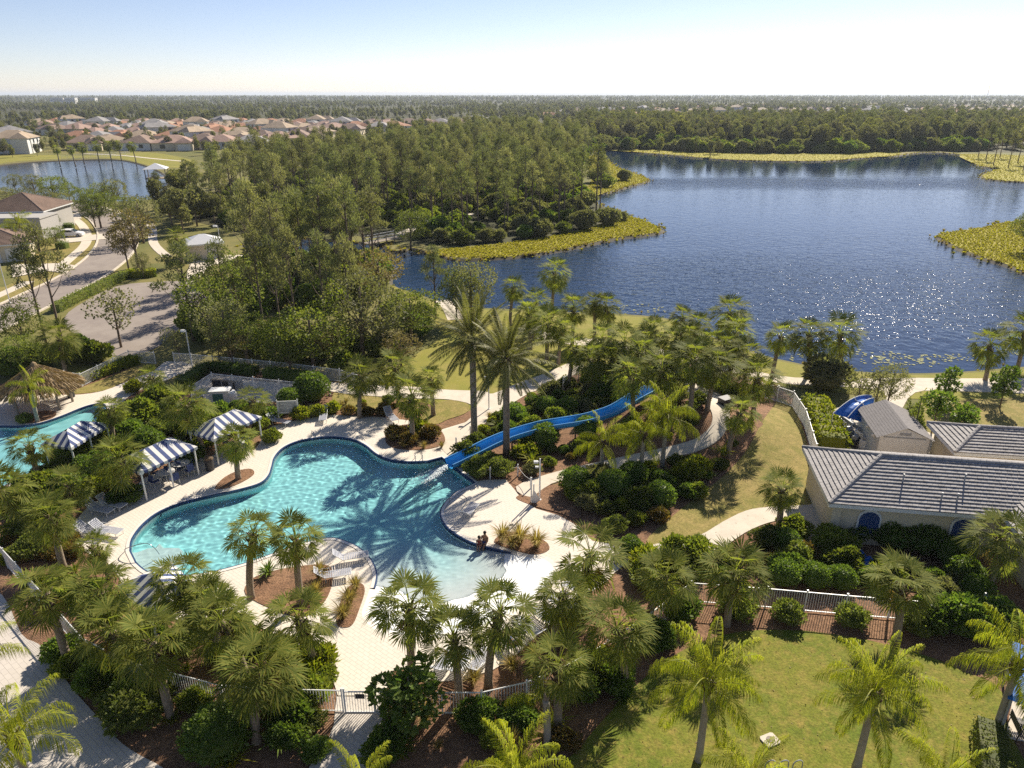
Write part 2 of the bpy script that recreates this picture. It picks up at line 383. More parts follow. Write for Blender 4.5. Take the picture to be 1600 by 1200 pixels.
BEACH = GX([(852, 876), (864, 892), (846, 922), (810, 950), (760, 975), (700, 990), (640, 993), (600, 984), (575, 962)])
POOL2 = smooth(GX([(-60, 668), (0, 667), (30, 667), (60, 663), (95, 652), (135, 636), (160, 632), (165, 645), (140, 672), (105, 700), (70, 725), (30, 748), (0, 762), (-60, 790)]), 4)
LAKE = smooth(GX([(620, 392), (645, 387), (700, 402), (760, 403), (830, 397), (900, 385), (960, 372), (1010, 366), (1033, 360), (1020, 350), (985, 338), (950, 325), (926, 315), (928, 305), (950, 300),
    (985, 290), (1012, 282), (1000, 274), (965, 262), (945, 250), (928, 241), (935, 234), (960, 234), (1000, 238), (1050, 242), (1120, 248), (1200, 251), (1290, 251), (1340, 247), (1400, 243), (1440, 238), (1500, 241),
    (1530, 258), (1560, 263), (1535, 273), (1548, 280), (1620, 285), (1780, 290), (1900, 320), (1780, 338), (1600, 344), (1540, 355), (1490, 362), (1467, 367), (1480, 378), (1530, 400), (1580, 415), (1620, 430), (1760, 452), (1900, 500),
    (1760, 565), (1600, 573), (1500, 581), (1400, 583), (1300, 577), (1240, 566), (1180, 551), (1100, 521), (1045, 498), (960, 490), (870, 487), (800, 483), (740, 480), (700, 474), (645, 457), (608, 443), (606, 425), (590, 406), (540, 399), (470, 402), (400, 396), (378, 384), (400, 371), (470, 371), (540, 376), (590, 380)]), 4)
POND = smooth(GX([(14, 256), (80, 251), (180, 249), (232, 260), (262, 276), (262, 290), (232, 312), (100, 312), (0, 297), (-60, 280), (-20, 262)]), 4)
# ================================================================== ground and water
S_BIG = 30000.0
ground = sheet('ground', M_ground, [(-S_BIG, -150), (S_BIG, -150), (S_BIG, S_BIG), (-S_BIG, S_BIG)], [LAKE, POND, offset(POOL, .12), offset(POOL2, .12)], 0.0, .6, hfun=hz)
def bank(name, poly, w=3.0, depth=1.4):
    o = band(poly, .0, -w, 0.0, -depth).build(name, M_pond_mud, None); o['kind'] = 'structure'
bank('lake_bank', LAKE); bank('pond_bank', POND)
lake = sheet('lake', M_lake, offset(LAKE, -.0), z=-.35); pond = sheet('pond', M_pond, POND, z=-.35)
# woodland floor and far land
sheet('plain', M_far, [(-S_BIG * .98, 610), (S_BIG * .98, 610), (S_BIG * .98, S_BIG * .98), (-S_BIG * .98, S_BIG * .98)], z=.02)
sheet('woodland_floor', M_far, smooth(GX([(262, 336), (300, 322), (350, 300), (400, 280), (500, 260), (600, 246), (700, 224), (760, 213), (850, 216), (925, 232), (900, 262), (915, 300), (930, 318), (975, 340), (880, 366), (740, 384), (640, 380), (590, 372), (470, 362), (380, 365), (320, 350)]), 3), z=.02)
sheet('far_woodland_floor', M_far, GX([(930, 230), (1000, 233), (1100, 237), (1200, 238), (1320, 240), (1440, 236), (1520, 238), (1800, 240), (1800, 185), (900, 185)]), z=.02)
def strip(pts, w, closed=False, n=5):
    P = smooth(pts, n, False); L = []; Rr = []
    for i, p in enumerate(P):
        a = Vector(P[max(i - 1, 0)]); b = Vector(P[min(i + 1, len(P) - 1)]); t = (b - a).normalized()
        L.append((p[0] - t.y * w / 2, p[1] + t.x * w / 2)); Rr.append((p[0] + t.y * w / 2, p[1] - t.x * w / 2))
    return L + Rr[::-1], L, Rr
marsh_polys = []
def marsh(pts, name='marsh'):
    P = smooth(GX(pts), 3); marsh_polys.append(P); sheet(name, M_marsh, P, z=.03)
marsh([(690, 400), (760, 403), (830, 397), (900, 385), (960, 372), (1010, 366), (1033, 360), (1018, 350), (985, 339), (955, 347), (900, 362), (820, 376), (740, 386), (690, 390)])
marsh([(926, 306), (950, 300), (985, 290), (1012, 282), (1000, 274), (965, 262), (945, 250), (930, 242), (915, 250), (925, 275), (915, 300)])
marsh([(935, 233), (1000, 238), (1060, 242), (1120, 248), (1200, 251), (1290, 251), (1340, 247), (1400, 243), (1400, 237), (1300, 239), (1200, 240), (1100, 237), (1000, 232)])
marsh([(1500, 241), (1530, 258), (1560, 263), (1536, 273), (1548, 280), (1620, 285), (1780, 290), (1780, 250), (1600, 243)])
marsh([(1467, 367), (1480, 378), (1530, 400), (1580, 415), (1620, 430), (1760, 450), (1780, 338), (1600, 344), (1540, 355), (1490, 362)])
# lawns
def lawn(name, mat, pts, z=.03, n=4): return sheet(name, mat, smooth(GX(pts), n), z=z, grid=.6, hfun=hz)
lawn('lakeside_lawn', M_lake_lawn, [(610, 446), (645, 460), (700, 478), (760, 484), (870, 490), (960, 493), (1045, 501), (1100, 524), (1180, 554), (1240, 569), (1300, 580), (1400, 586), (1500, 584), (1600, 577), (1750, 572), (1800, 600), (1500, 625), (1240, 605), (1130, 572), (1000, 562), (880, 588), (800, 614), (730, 640), (640, 625), (560, 606), (640, 560), (690, 520), (650, 480)])
lawn('shed_lawn', M_dry, [(1440, 625), (1500, 612), (1750, 612), (1780, 700), (1600, 705), (1470, 700)], .02)
sheet('pond_lawn', M_lake_lawn, smooth(GX([(-30, 262), (10, 254), (80, 249), (180, 247), (235, 259), (290, 262), (300, 250), (230, 238), (150, 243), (60, 242), (-30, 246)]), 3), z=.03)
sheet('house_lawn', M_dry, smooth(GX([(25, 440), (25, 370), (60, 330), (110, 330), (160, 345), (165, 375), (140, 402), (110, 425), (40, 470), (-40, 500), (-40, 450)]), 3), z=.02)
mulch_poly = GX([(-220, 1500), (-200, 590), (100, 604), (200, 572), (300, 590), (330, 572), (480, 588), (545, 600), (640, 624), (730, 644), (800, 614), (880, 590), (1000, 566), (1130, 572), (1210, 600), (1245, 628), (1276, 700), (1420, 720), (1800, 740), (1900, 1500)])
sheet('mulch_bed', M_mulch, mulch_poly, [offset(POOL, .14), offset(POOL2, .14)], .02, .6, hfun=hz)
lawn('side_lawn', M_dry, [(1010, 846), (1050, 808), (1095, 772), (1140, 735), (1175, 690), (1205, 640), (1218, 622), (1240, 640), (1260, 690), (1268, 760), (1272, 795), (1200, 806), (1150, 825), (1100, 850), (1050, 855)], .05)
lawn('front_lawn', M_lawn, [(860, 1260), (905, 1172), (955, 1112), (1005, 1062), (1045, 1030), (1100, 1002), (1165, 987), (1250, 986), (1340, 998), (1400, 1012), (1460, 1030), (1505, 1050), (1560, 1075), (1572, 1130), (1560, 1280)], .04)
lawn('hut_lawn', M_dry, [(112, 612), (165, 592), (215, 572), (246, 566), (240, 578), (200, 594), (165, 610), (118, 616)], .04)
lawn('sign_lawn', M_dry, [(525, 612), (560, 612), (600, 625), (590, 645), (540, 640), (520, 628)], .04)
lawn('island_lawn', M_dry, [(668, 640), (690, 628), (715, 626), (733, 634), (728, 646), (700, 656), (680, 664), (655, 660)], .06)
lawn('fence_lawn', M_dry, [(250, 590), (300, 578), (360, 566), (530, 582), (520, 592), (330, 572), (270, 604)], .035)
# roads, pavements
ROAD_C = GX([(48, 311), (90, 317), (132, 326), (163, 339), (181, 358), (184, 378), (172, 399), (150, 418), (115, 440), (70, 462), (20, 487), (-80, 535)])
pl, rl, rr = strip(ROAD_C, 7.0); sheet('road', M_asphalt, pl, z=.05)
for side in (rl, rr):
    mb = MB(); n = len(side)
    for i in range(n - 1):
        a, b = Vector(side[i]), Vector(side[i + 1]); c = (a + b) / 2; d = b - a
        mb.box((c.x, c.y, .09), (d.length * 1.02, .32, .18), math.atan2(d.y, d.x))
    o = mb.build('kerb', M_conc); o['kind'] = 'structure'
sheet('parking_lot', M_asphalt, smooth(GX([(100, 498), (135, 470), (185, 447), (240, 441), (300, 440), (318, 455), (330, 480), (296, 505), (262, 530), (235, 548), (175, 556), (125, 530)]), 3), z=.04)
def walkway(name, pts, w, z=.06, mat=None): return sheet(name, mat or M_conc, strip(GX(pts), w)[0], z=z, skirt=.06)
walkway('sidewalk', [(92, 333), (112, 340), (126, 350), (134, 362), (136, 374), (131, 385), (118, 397), (96, 416)], 1.7, .08)
walkway('sidewalk', [(95, 476), (130, 456), (175, 437)], 1.6, .06); walkway('sidewalk', [(-20, 470), (20, 452), (45, 440)], 1.6, .06)
walkway('sidewalk', [(165, 325), (200, 336), (235, 352), (240, 380), (262, 402)], 1.6, .06)
sheet('driveway', M_conc, GX([(88, 373), (160, 366), (166, 374), (92, 381)]), z=.10); sheet('driveway', M_conc, GX([(92, 334), (124, 334), (128, 342), (88, 344)]), z=.10)
sheet('driveway', M_conc, GX([(18, 414), (94, 412), (122, 416), (104, 428), (75, 424), (20, 434)]), z=.10)
sheet('path', M_conc, smooth(GX([(304, 405), (345, 399), (395, 400), (445, 410), (445, 418), (390, 411), (332, 414), (318, 428), (300, 442), (292, 430)]), 3), z=.06)
walkway('path', [(130, 240), (190, 243), (240, 248), (285, 252)], 2.0)
walkway('path', [(620, 368), (700, 340), (790, 332), (850, 338), (870, 336)], 2.2)
walkway('path', [(712, 500), (702, 480), (690, 470)], 2.0)
sheet('lakeside_path', M_conc, smooth(GX([(840, 518), (900, 527), (1000, 540), (1100, 560), (1210, 587), (1300, 592), (1400, 591), (1500, 592), (1750, 594), (1750, 618), (1500, 612), (1430, 614), (1405, 645), (1385, 640), (1378, 612), (1300, 604), (1210, 598), (1100, 572), (1000, 552), (900, 540), (840, 530)]), 3), z=.06, skirt=.05)
DECK = GX([(528, 1088), (602, 1088), (610, 1050), (640, 1044), (688, 1066), (730, 1062), (770, 1048), (800, 1030), (825, 1008), (850, 984), (885, 955), (915, 933), (935, 900), (962, 868), (1000, 852), (960, 852), (925, 846), (905, 824), (872, 806), (838, 796), (816, 783), (804, 766), (790, 750), (757, 751),
    (746, 753), (722, 733), (704, 718), (712, 703), (724, 692), (738, 680), (730, 660), (690, 672), (660, 664), (640, 658), (600, 653), (560, 651), (520, 649), (490, 653), (450, 660), (425, 667), (412, 684), (398, 704), (352, 706), (322, 716), (290, 718), (262, 731), (226, 748), (200, 772), (165, 779), (140, 790),
    (118, 815), (100, 842), (140, 866), (180, 893), (196, 920), (226, 956), (300, 975), (380, 968), (445, 1000), (492, 1022), (508, 1040), (520, 1062)])
sheet('pool_deck', M_deck, DECK, [offset(POOL, .3)], .06, skirt=.08)
sheet('path', M_conc, smooth(GX([(706, 716), (716, 704), (740, 683), (756, 664), (778, 646), (802, 630), (832, 613), (872, 600), (912, 575), (896, 566), (850, 585), (808, 600), (770, 616), (755, 612), (700, 610), (640, 605), (560, 602), (500, 597), (484, 604), (540, 616), (640, 623), (700, 625), (738, 634), (738, 650), (722, 664), (690, 676), (680, 690)]), 3), z=.075, skirt=.06)
ramp_px = [(828, 778), (862, 757), (905, 747), (960, 737), (1010, 725), (1060, 714), (1098, 703), (1124, 687), (1138, 665), (1140, 642), (1130, 622), (1110, 609), (1080, 601), (1040, 601), (1028, 612), (1072, 617), (1097, 627), (1110, 641), (1113, 658), (1104, 674), (1084, 688), (1050, 698), (1000, 709), (950, 720), (900, 731), (850, 744), (806, 762)]
sheet('slide_ramp', M_conc, smooth(GX(ramp_px), 3), z=.09, grid=.5, hfun=hz, skirt=.2)
sheet('path', M_conc, smooth(GX([(900, 905), (935, 880), (960, 866), (1040, 848), (1090, 839), (1130, 816), (1165, 799), (1200, 793), (1262, 790), (1286, 790), (1291, 840), (1277, 878), (1262, 862), (1248, 835), (1236, 813), (1200, 818), (1165, 833), (1130, 856), (1100, 866), (1040, 863), (975, 884), (935, 920)]), 3), z=.07, skirt=.05)
sheet('gate_path', M_walk, GX([(526, 1090), (603, 1090), (598, 1122), (592, 1170), (578, 1260), (455, 1260), (485, 1197), (510, 1166), (522, 1132)]), z=.065, skirt=.05)
sheet('walkway', M_walk, smooth(GX([(-40, 925), (5, 932), (34, 992), (60, 1007), (82, 1032), (112, 1075), (140, 1107), (170, 1140), (190, 1162), (220, 1182), (258, 1203), (330, 1260), (-60, 1300), (-120, 1100)]), 3), z=.06, skirt=.05)
sheet('hut_deck', M_deck, smooth(GX([(-80, 690), (-60, 610), (20, 606), (80, 615), (112, 618), (160, 612), (205, 594), (240, 580), (262, 565), (292, 575), (262, 594), (215, 612), (190, 630), (176, 648), (150, 690), (100, 725), (60, 750), (0, 790), (-80, 830)]), 3), [offset(POOL2, .3)], .06, skirt=.06)
sheet('path', M_conc, GX([(262, 570), (285, 565), (305, 575), (296, 588), (275, 585)]), z=.08)
sheet('pump_pad', M_conc, GX([(300, 604), (332, 590), (470, 602), (462, 622), (400, 634), (330, 634)]), z=.07, skirt=.04)
sheet('yard_pad', M_conc, GX([(1300, 640), (1335, 632), (1460, 680), (1460, 715), (1310, 705)]), z=.07, skirt=.04)
islands = {}
def island(pts, mat=None, z=.09): sheet('planting_bed', mat or M_mulch, smooth(GX(pts), 4), z=z, skirt=.06)
island([(336, 764), (350, 748), (372, 737), (392, 734), (397, 742), (380, 754), (355, 764)])
island([(602, 684), (608, 672), (640, 664), (680, 668), (695, 684), (690, 697), (660, 704), (625, 703), (606, 696)])
island([(526, 976), (530, 950), (540, 925), (552, 914), (566, 914), (570, 926), (562, 952), (552, 976), (540, 982)])
island([(384, 930), (394, 906), (430, 893), (470, 886), (508, 884), (520, 897), (516, 925), (500, 950), (472, 966), (430, 955)])
island([(772, 848), (790, 834), (820, 836), (850, 846), (858, 860), (835, 868), (800, 860)])
island([(36, 660), (48, 648), (70, 643), (88, 645), (82, 655), (58, 662)])
island([(806, 779), (830, 770), (850, 760), (880, 765), (905, 790), (905, 812), (872, 802), (838, 793)], z=.08)
# pool basins
Bx = np.array(BEACH); step_c = G(233, 876)
def pool_depth(x, y):
    d = min(math.hypot(x - (ax + t * (bx - ax)), y - (ay + t * (by - ay))) for (ax, ay), (bx, by) in zip(BEACH[:-1], BEACH[1:])
            for t in (max(0, min(1, ((x - ax) * (bx - ax) + (y - ay) * (by - ay)) / ((bx - ax) ** 2 + (by - ay) ** 2))),))
    z = min(1.2, max(-.03, (d - 2.2) * .125))
    if math.hypot(x - step_c.x, y - step_c.y) < 2.1: z = min(z, .38)
    return -z
WATER_Z = -.04
def basin(name, poly, hfun, beach):
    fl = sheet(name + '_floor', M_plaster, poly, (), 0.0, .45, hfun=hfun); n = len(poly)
    mb = MB(); hs = [hfun(x, y) for x, y in poly]
    for i in range(n):
        j = (i + 1) % n
        if hs[i] > -.02 and hs[j] > -.02: continue
        (ax, ay), (bx, by) = poly[i], poly[j]
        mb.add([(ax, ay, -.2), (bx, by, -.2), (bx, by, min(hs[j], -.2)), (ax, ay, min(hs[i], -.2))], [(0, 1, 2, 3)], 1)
        mb.add([(ax, ay, .075), (bx, by, .075), (bx, by, -.2), (ax, ay, -.2)], [(0, 1, 2, 3)], 0)
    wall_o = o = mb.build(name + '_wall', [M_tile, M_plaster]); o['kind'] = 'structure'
    cop = MB(); a = offset(poly, .3); dk = MB(); e = offset(poly, .1)
    for i in range(n):
        j = (i + 1) % n
        if hs[i] > -.02 and hs[j] > -.02:
            cop.add([(*a[i], .06), (*a[j], .06), (*poly[j], .03), (*poly[i], .03)], [(0, 1, 2, 3)]); continue
        cop.add([(*a[i], .085), (*a[j], .085), (*e[j], .095), (*e[i], .095)], [(0, 1, 2, 3)])
        dk.add([(*e[i], .095), (*e[j], .095), (*poly[j], .075), (*poly[i], .075)], [(0, 1, 2, 3)])
    o = cop.build(name + '_coping', M_coping); o['kind'] = 'structure'
    o = dk.build(name + '_tile_edge', M_tile); o['kind'] = 'structure'
    # water surface: a fine grid of real ripples; the sun's caustics come from it
    P = np.array(poly); step = .075 if beach else .2; gx, gy = np.meshgrid(np.arange(P[:, 0].min() - .3, P[:, 0].max() + .3, step), np.arange(P[:, 1].min() - .3, P[:, 1].max() + .3, step)); Z = np.zeros_like(gx); rg = np.random.default_rng(1)
    for k in range(44):
        a_ = rg.uniform(0, 2 * PI); wl = math.exp(rg.uniform(math.log(.32 if beach else .9), math.log(1.15 if beach else 1.7))); Z += .0015 * wl * np.sin(2 * PI / wl * (gx * math.cos(a_) + gy * math.sin(a_)) + rg.uniform(0, 6.28))
    n1, n2 = gx.shape; V = np.stack([gx.ravel(), gy.ravel(), WATER_Z + .8 * Z.ravel()], 1); idx = np.arange(n1 * n2).reshape(n1, n2); F = np.stack([idx[:-1, :-1], idx[:-1, 1:], idx[1:, 1:], idx[1:, :-1]], -1).reshape(-1, 4)
    c = V[F].mean(1); k = inside(offset(poly, .08), c[:, 0], c[:, 1]); F = F[k]; used = np.unique(F); mp = np.zeros(len(V), int); mp[used] = np.arange(len(used))
    w = place(name + '_water', mesh_np(name + '_water', V[used], mp[F], M_pool, True)); w['kind'] = 'structure'; w.cycles.is_caustics_caster = True
    for o_ in (fl, wall_o): o_.cycles.is_caustics_receiver = True
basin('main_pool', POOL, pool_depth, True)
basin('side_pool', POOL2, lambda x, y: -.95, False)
# ================================================================== plant meshes
def quads_to_mesh(name, Q, mat):
    """Q: (n,4,3) leaf quads -> mesh"""
    Q = np.asarray(Q, np.float32); n = len(Q)
    return mesh_np(name, Q.reshape(-1, 3), np.arange(n * 4, dtype=np.int32).reshape(-1, 4), mat)
def unit(a): return a / np.maximum(np.linalg.norm(a, axis=-1, keepdims=True), 1e-9)
def leaves(c, d, L, Wd, rg):
    """diamond leaves at c pointing along d"""
    d = unit(d); r = unit(np.cross(d, rg.normal(size=c.shape))); L = np.asarray(L)[:, None]; Wd = np.asarray(Wd)[:, None]
    m = c + d * L * .45
    return np.stack([c, m + r * Wd, c + d * L, m - r * Wd], 1)
def sabal_frond(elev, seed):
    rg = np.random.default_rng(seed); e = R(elev); p = np.zeros(3); Q = []; pts = [p.copy()]
    Lp = 1.08 * rg.uniform(.9, 1.1)
    for i in range(4):
        p = p + np.array([math.cos(e), 0, math.sin(e)]) * Lp / 4; pts.append(p.copy()); e -= R(7)
    for a, b in zip(pts[:-1], pts[1:]):
        w = np.array([0, .022, 0]); Q.append([a - w, b - w, b + w, a + w])
    e -= R(8); f = np.array([math.cos(e), 0, math.sin(e)]); n = np.array([-math.sin(e), 0, math.cos(e)]); s = np.array([0, 1., 0]); g = np.array([0, 0, -1.])
    N = 22
    for k in range(N):
        th = R(-118 + 236 * (k + .5) / N + rg.uniform(-3, 3)); L = (.92 - .2 * (abs(th) / 2) ** 2) * rg.uniform(.88, 1.08)
        d = f * math.cos(th) + s * math.sin(th) + n * (.28 * abs(math.sin(th)) - .06); d /= np.linalg.norm(d)
        b = p + d * .04; m = b + d * L * .52 + g * .03; t = b + d * L * rg.uniform(.9, 1) + g * L * rg.uniform(.02, .34)
        r = np.cross(d, n); r /= max(np.linalg.norm(r), 1e-6); w = .038
        Q.append([b, m + r * w, t, m - r * w])
    return np.array(Q)
SAB_E = [78, 55, 32, 10, -12, -35, -58]
SABQ = {e: [sabal_frond(e, 100 + int(e) + 7 * k) for k in range(3)] for e in SAB_E}
SABM = {e: [quads_to_mesh('sabal_frond', q, L_sabal) for q in SABQ[e]] for e in SAB_E}
SAB_DEAD = [quads_to_mesh('dead_frond', sabal_frond(-66, 900 + k) * .85, L_dead) for k in range(2)]
def rotz(Q, a):
    c, s = math.cos(a), math.sin(a); M = np.array([[c, -s, 0], [s, c, 0], [0, 0, 1]]); return Q @ M.T
def crown_plan(n, rg, emax=84, emin=-56):
    out = []
    for k in range(n):
        t = (k + .5) / n; e = emax - (emax - emin) * t ** .95 + rg.uniform(-7, 7)
        out.append((min(SAB_E, key=lambda q: abs(q - e)), k * 2.39996 + rg.uniform(-.25, .25), rg.uniform(.88, 1.1)))
    return out
def sabal_crown(seed):
    rg = np.random.default_rng(seed); Q = []
    for e, a, s in crown_plan(33, rg, 84, -52): Q.append(rotz(SABQ[e][rg.integers(3)] * s, a))
    return quads_to_mesh('sabal_crown', np.concatenate(Q), L_sabal)
SABC = [sabal_crown(40 + k) for k in range(5)]
def pinnate(L, n, leaf, e0, droop, hang, seed, vee=.5, sw=.02, plume=.0):
    """feather frond along +X: rachis curve with n leaflets each side"""
    rg = np.random.default_rng(seed); e = R(e0); p = np.zeros(3); Q = []; M = 18; g = np.array([0, 0, -1.]); s = np.array([0, 1., 0]); P = [p.copy()]; D = []
    for i in range(M):
        d = np.array([math.cos(e), 0, math.sin(e)]); p = p + d * L / M; P.append(p.copy()); D.append(d); e -= R(droop) / M * (.4 + 1.2 * i / M)
    for i in range(M):
        w = s * .028 * (1 - .75 * i / M); Q.append([P[i] - w, P[i + 1] - w, P[i + 1] + w, P[i] + w])
    for k in range(n):
        t = .16 + .83 * (k + rg.uniform(-.3, .3)) / n; i = min(int(t * M), M - 1); q = P[i] + (P[i + 1] - P[i]) * (t * M - i); d = D[i]; nn = np.cross(d, s) * -1
        ll = leaf * (math.sin(PI * min(1, .12 + t * .86)) ** .6)
        for sg in (-1, 1):
            dr = s * sg * 1.0 + d * (.55 + .5 * t) + nn * (vee + rg.uniform(-plume, plume)); dr /= np.linalg.norm(dr)
            m = q + dr * ll * .5 + g * ll * hang * .18; tip = q + dr * ll * (1 - .35 * hang) + g * ll * hang * rg.uniform(.6, 1.0)
            r = np.cross(dr, nn); r /= max(np.linalg.norm(r), 1e-6); Q.append([q, m + r * sw, tip, m - r * sw])
    return np.array(Q)
QUE = [(78, 75), (68, 105), (58, 130), (45, 140), (28, 125), (5, 90)]
QUEM = [[quads_to_mesh('queen_frond', pinnate(2.8, 70, .66, a, b, 1.15, 300 + 9 * k + j, .3, .0125, .8), L_queen) for j in range(2)] for k, (a, b) in enumerate(QUE)]
DAT = [(80, 25), (62, 35), (45, 42), (27, 48), (8, 45), (-12, 38), (-32, 28)]
DATM = [[quads_to_mesh('date_frond', pinnate(3.5, 96, .46, a, b, .15, 500 + 9 * k + j, .5, .015, .25), L_date) for j in range(2)] for k, (a, b) in enumerate(DAT)]
def trunk_mesh(name, h, r0, r1, mats, bend, boots=.0):
    mb = MB(); pts = []; rs = []; n = 9
    for i in range(n + 1):
        t = i / n; pts.append((bend[0] * t * t, bend[1] * t * t, h * t - .15 * (i == 0))); rs.append(r0 + (r1 - r0) * t + (.05 if i == 0 else 0))
    mb.tube(pts, rs, 9)
    if boots:                                          # old leaf bases under the crown
        k = 26; z0 = h - boots
        for i in range(k):
            a = i * 2.4; z = z0 + boots * (i / k); t = z / h; cx, cyb = bend[0] * t * t, bend[1] * t * t; r = r0 + (r1 - r0) * t
            c, s_ = math.cos(a), math.sin(a)
            b0 = (cx + c * r * .8, cyb + s_ * r * .8, z); b1 = (cx + c * (r + .16), cyb + s_ * (r + .16), z + .26)
            mb.tube([b0, b1], [.075, .035], 4, mi=1)
    return mb.mesh(name, mats, True)
PALM_N = [0]
def sabal(u, v, h, label, s=1.0, near=True, group='cabbage palms'):
    """cabbage palm whose crown heart the photo shows at (u, v), h metres above the ground"""
    PALM_N[0] += 1; rg = np.random.default_rng(1000 + PALM_N[0]); p = under(u, v, h); rz = rg.uniform(0, 6.28)
    s *= rg.uniform(.82, 1.08); bend = (rg.uniform(-.6, .6), rg.uniform(-.5, .5)); t = thing('sabal_palm', label, 'palm', (p.x - bend[0], p.y - bend[1], p.z), 0, group)
    place('trunk', trunk_mesh('sabal_trunk', h, .21, .17, [M_palmbark, M_boots], bend, min(1.3, h * .4)), t)
    top = (bend[0], bend[1], h)
    if near:
        for e, a, sc in crown_plan(int(rg.integers(24, 36)), rg, rg.uniform(76, 88), rg.uniform(-55, -25)): place('frond', SABM[e][int(rg.integers(3))], t, top, (rg.uniform(-.12, .12), 0, a), sc * s)
        for k in range(int(rg.integers(1, 7))): place('dead_frond', SAB_DEAD[k % 2], t, top, (0, 0, rg.uniform(0, 6.28)), s)
    else: place('crown', SABC[PALM_N[0] % 5], t, top, (rg.uniform(-.1, .1), rg.uniform(-.1, .1), rz), s)
    return t
def queen(u, v, h, label, s=1.0, n=15, group='feathery queen palms', lean=(.0, .0)):
    PALM_N[0] += 1; rg = np.random.default_rng(1000 + PALM_N[0]); p = under(u, v, h)
    t = thing('queen_palm', label, 'palm', (p.x - lean[0], p.y - lean[1], p.z), 0, group)
    place('trunk', trunk_mesh('queen_trunk', h, .17, .13, [M_qbark, M_boots], lean, .7), t)
    for k in range(n):
        q = (k + .5) / n; c = min(5, max(0, int(q * 6.2 + rg.uniform(-.5, .5))))
        place('frond', QUEM[c][int(rg.integers(2))], t, (lean[0], lean[1], h - .02 * k), (rg.uniform(-.15, .15), 0, k * 2.39996 + rg.uniform(-.3, .3)), s * rg.uniform(.9, 1.1))
    return t
def date_palm(u, v, h, label, s=1.0):
    PALM_N[0] += 1; rg = np.random.default_rng(1000 + PALM_N[0]); p = under(u, v, h)
    t = thing('date_palm', label, 'palm', (p.x, p.y, p.z), 0, 'tall date palms by the slide')
    place('trunk', trunk_mesh('date_trunk', h, .27, .25, [M_dateb, M_boots], (0, 0), .9), t)
    for k in range(56):
        q = (k + .5) / 56; c = min(6, max(0, int(q * 7 + rg.uniform(-.6, .6))))
        place('frond', DATM[c][int(rg.integers(2))], t, (0, 0, h), (rg.uniform(-.1, .1), 0, k * 2.39996), s * rg.uniform(.88, 1.08))
    return t
# ---- trees
def tree_parts(name, lobes, N, leafL, leafW, mat, trunk_h, trunk_r, seed, up=.35, bark=None, limbs=True, shell=(.7, 1.05)):
    """crown of leaf quads on the shells of lobes [(x,y,z,rx,rz)], trunk with limbs to each lobe"""
    rg = np.random.default_rng(seed); A = np.array([l[3] ** 2 for l in lobes]); cnt = np.maximum(8, (N * A / A.sum()).astype(int)); Q = []
    for (x, y, z, rx, rz_), n in zip(lobes, cnt):
        d = unit(rg.normal(size=(n, 3))); rr = rg.uniform(shell[0], shell[1], (n, 1)) + .16 * np.sin(d[:, :1] * 5 + d[:, 1:2] * 7 + seed) 
        c = np.array([x, y, z]) + d * rr * np.array([rx, rx, rz_])
        keep = np.ones(n, bool)
        for (a, b, cc, ra, rb) in lobes:
            if (a, b, cc) == (x, y, z): continue
            keep &= (((c - np.array([a, b, cc])) / np.array([ra, ra, rb])) ** 2).sum(1) > .5
        c = c[keep]; d = d[keep]; dr = d + rg.normal(size=d.shape) * .75 + np.array([0, 0, up]); m = len(c)
        if m: Q.append(leaves(c, dr, leafL * rg.uniform(.6, 1.3, m), leafW * rg.uniform(.7, 1.2, m), rg))
    crown = quads_to_mesh(name + '_crown', np.concatenate(Q), mat)
    mb = MB(); k = 6; cx = np.mean([l[0] for l in lobes]); cyy = np.mean([l[1] for l in lobes]); top = trunk_h
    mb.tube([(cx * .3 * (i / k) ** 2, cyy * .3 * (i / k) ** 2, top * i / k - .2 * (i == 0)) for i in range(k + 1)], [trunk_r * (1 - .6 * i / k) for i in range(k + 1)], 7)
    if limbs:
        for (x, y, z, rx, rz_) in lobes:
            z0 = min(max(z - abs(x) - abs(y) - rx * .6, top * .35), top * .97); b = np.array([cx * .3 * (z0 / top) ** 2, cyy * .3 * (z0 / top) ** 2, z0]); e = np.array([x, y, z])
            mid = (b + e) / 2 + np.array([0, 0, -.1 * np.linalg.norm(e - b)])
            mb.tube([b, mid, e], [trunk_r * .38, trunk_r * .24, trunk_r * .08], 5, False)
    return crown, mb.mesh(name + '_trunk', bark or M_bark, True)
def make_pine(seed, H=16.0):
    rg = np.random.default_rng(seed); lobes = []; z = H * rg.uniform(.56, .66); n = 13
    for i in range(n):
        t = i / (n - 1); zz = z + (H - z - .8) * t; r = 2.5 * (1 - .75 * t ** 1.6) * rg.uniform(.5, 1.15); a = i * 2.4 + rg.uniform(-.6, .6)
        lobes.append((r * math.cos(a), r * math.sin(a), zz + rg.uniform(-.3, .3), rg.uniform(.65, 1.15), rg.uniform(.45, .8)))
    lobes.append((0, 0, H - .6, .9, .9))
    return tree_parts('pine', lobes, 2300, .5, .07, [L_pine, L_pine2][seed % 2], H - 1, .22, seed, .9, shell=(.35, 1.1))
def make_broad(name, seed, H, Wd, mat, N=4200, leaf=.34, n=13, low=.35, trunk=.2, w=.13):
    rg = np.random.default_rng(seed); lobes = []; zc = H * (1 + low) / 2
    for i in range(n):
        d = unit(rg.normal(size=3)); f = rg.uniform(.35, .72)
        x, y, z = d[0] * Wd / 2 * f, d[1] * Wd / 2 * f, zc + d[2] * H * (1 - low) / 2 * f; r = Wd * rg.uniform(.15, .25)
        lobes.append((x, y, z, r, r * rg.uniform(.75, 1.0)))
    return tree_parts(name, lobes, N, leaf, w, mat, H * .82, trunk, seed, .3)
PINES = [make_pine(60 + k) for k in range(6)]
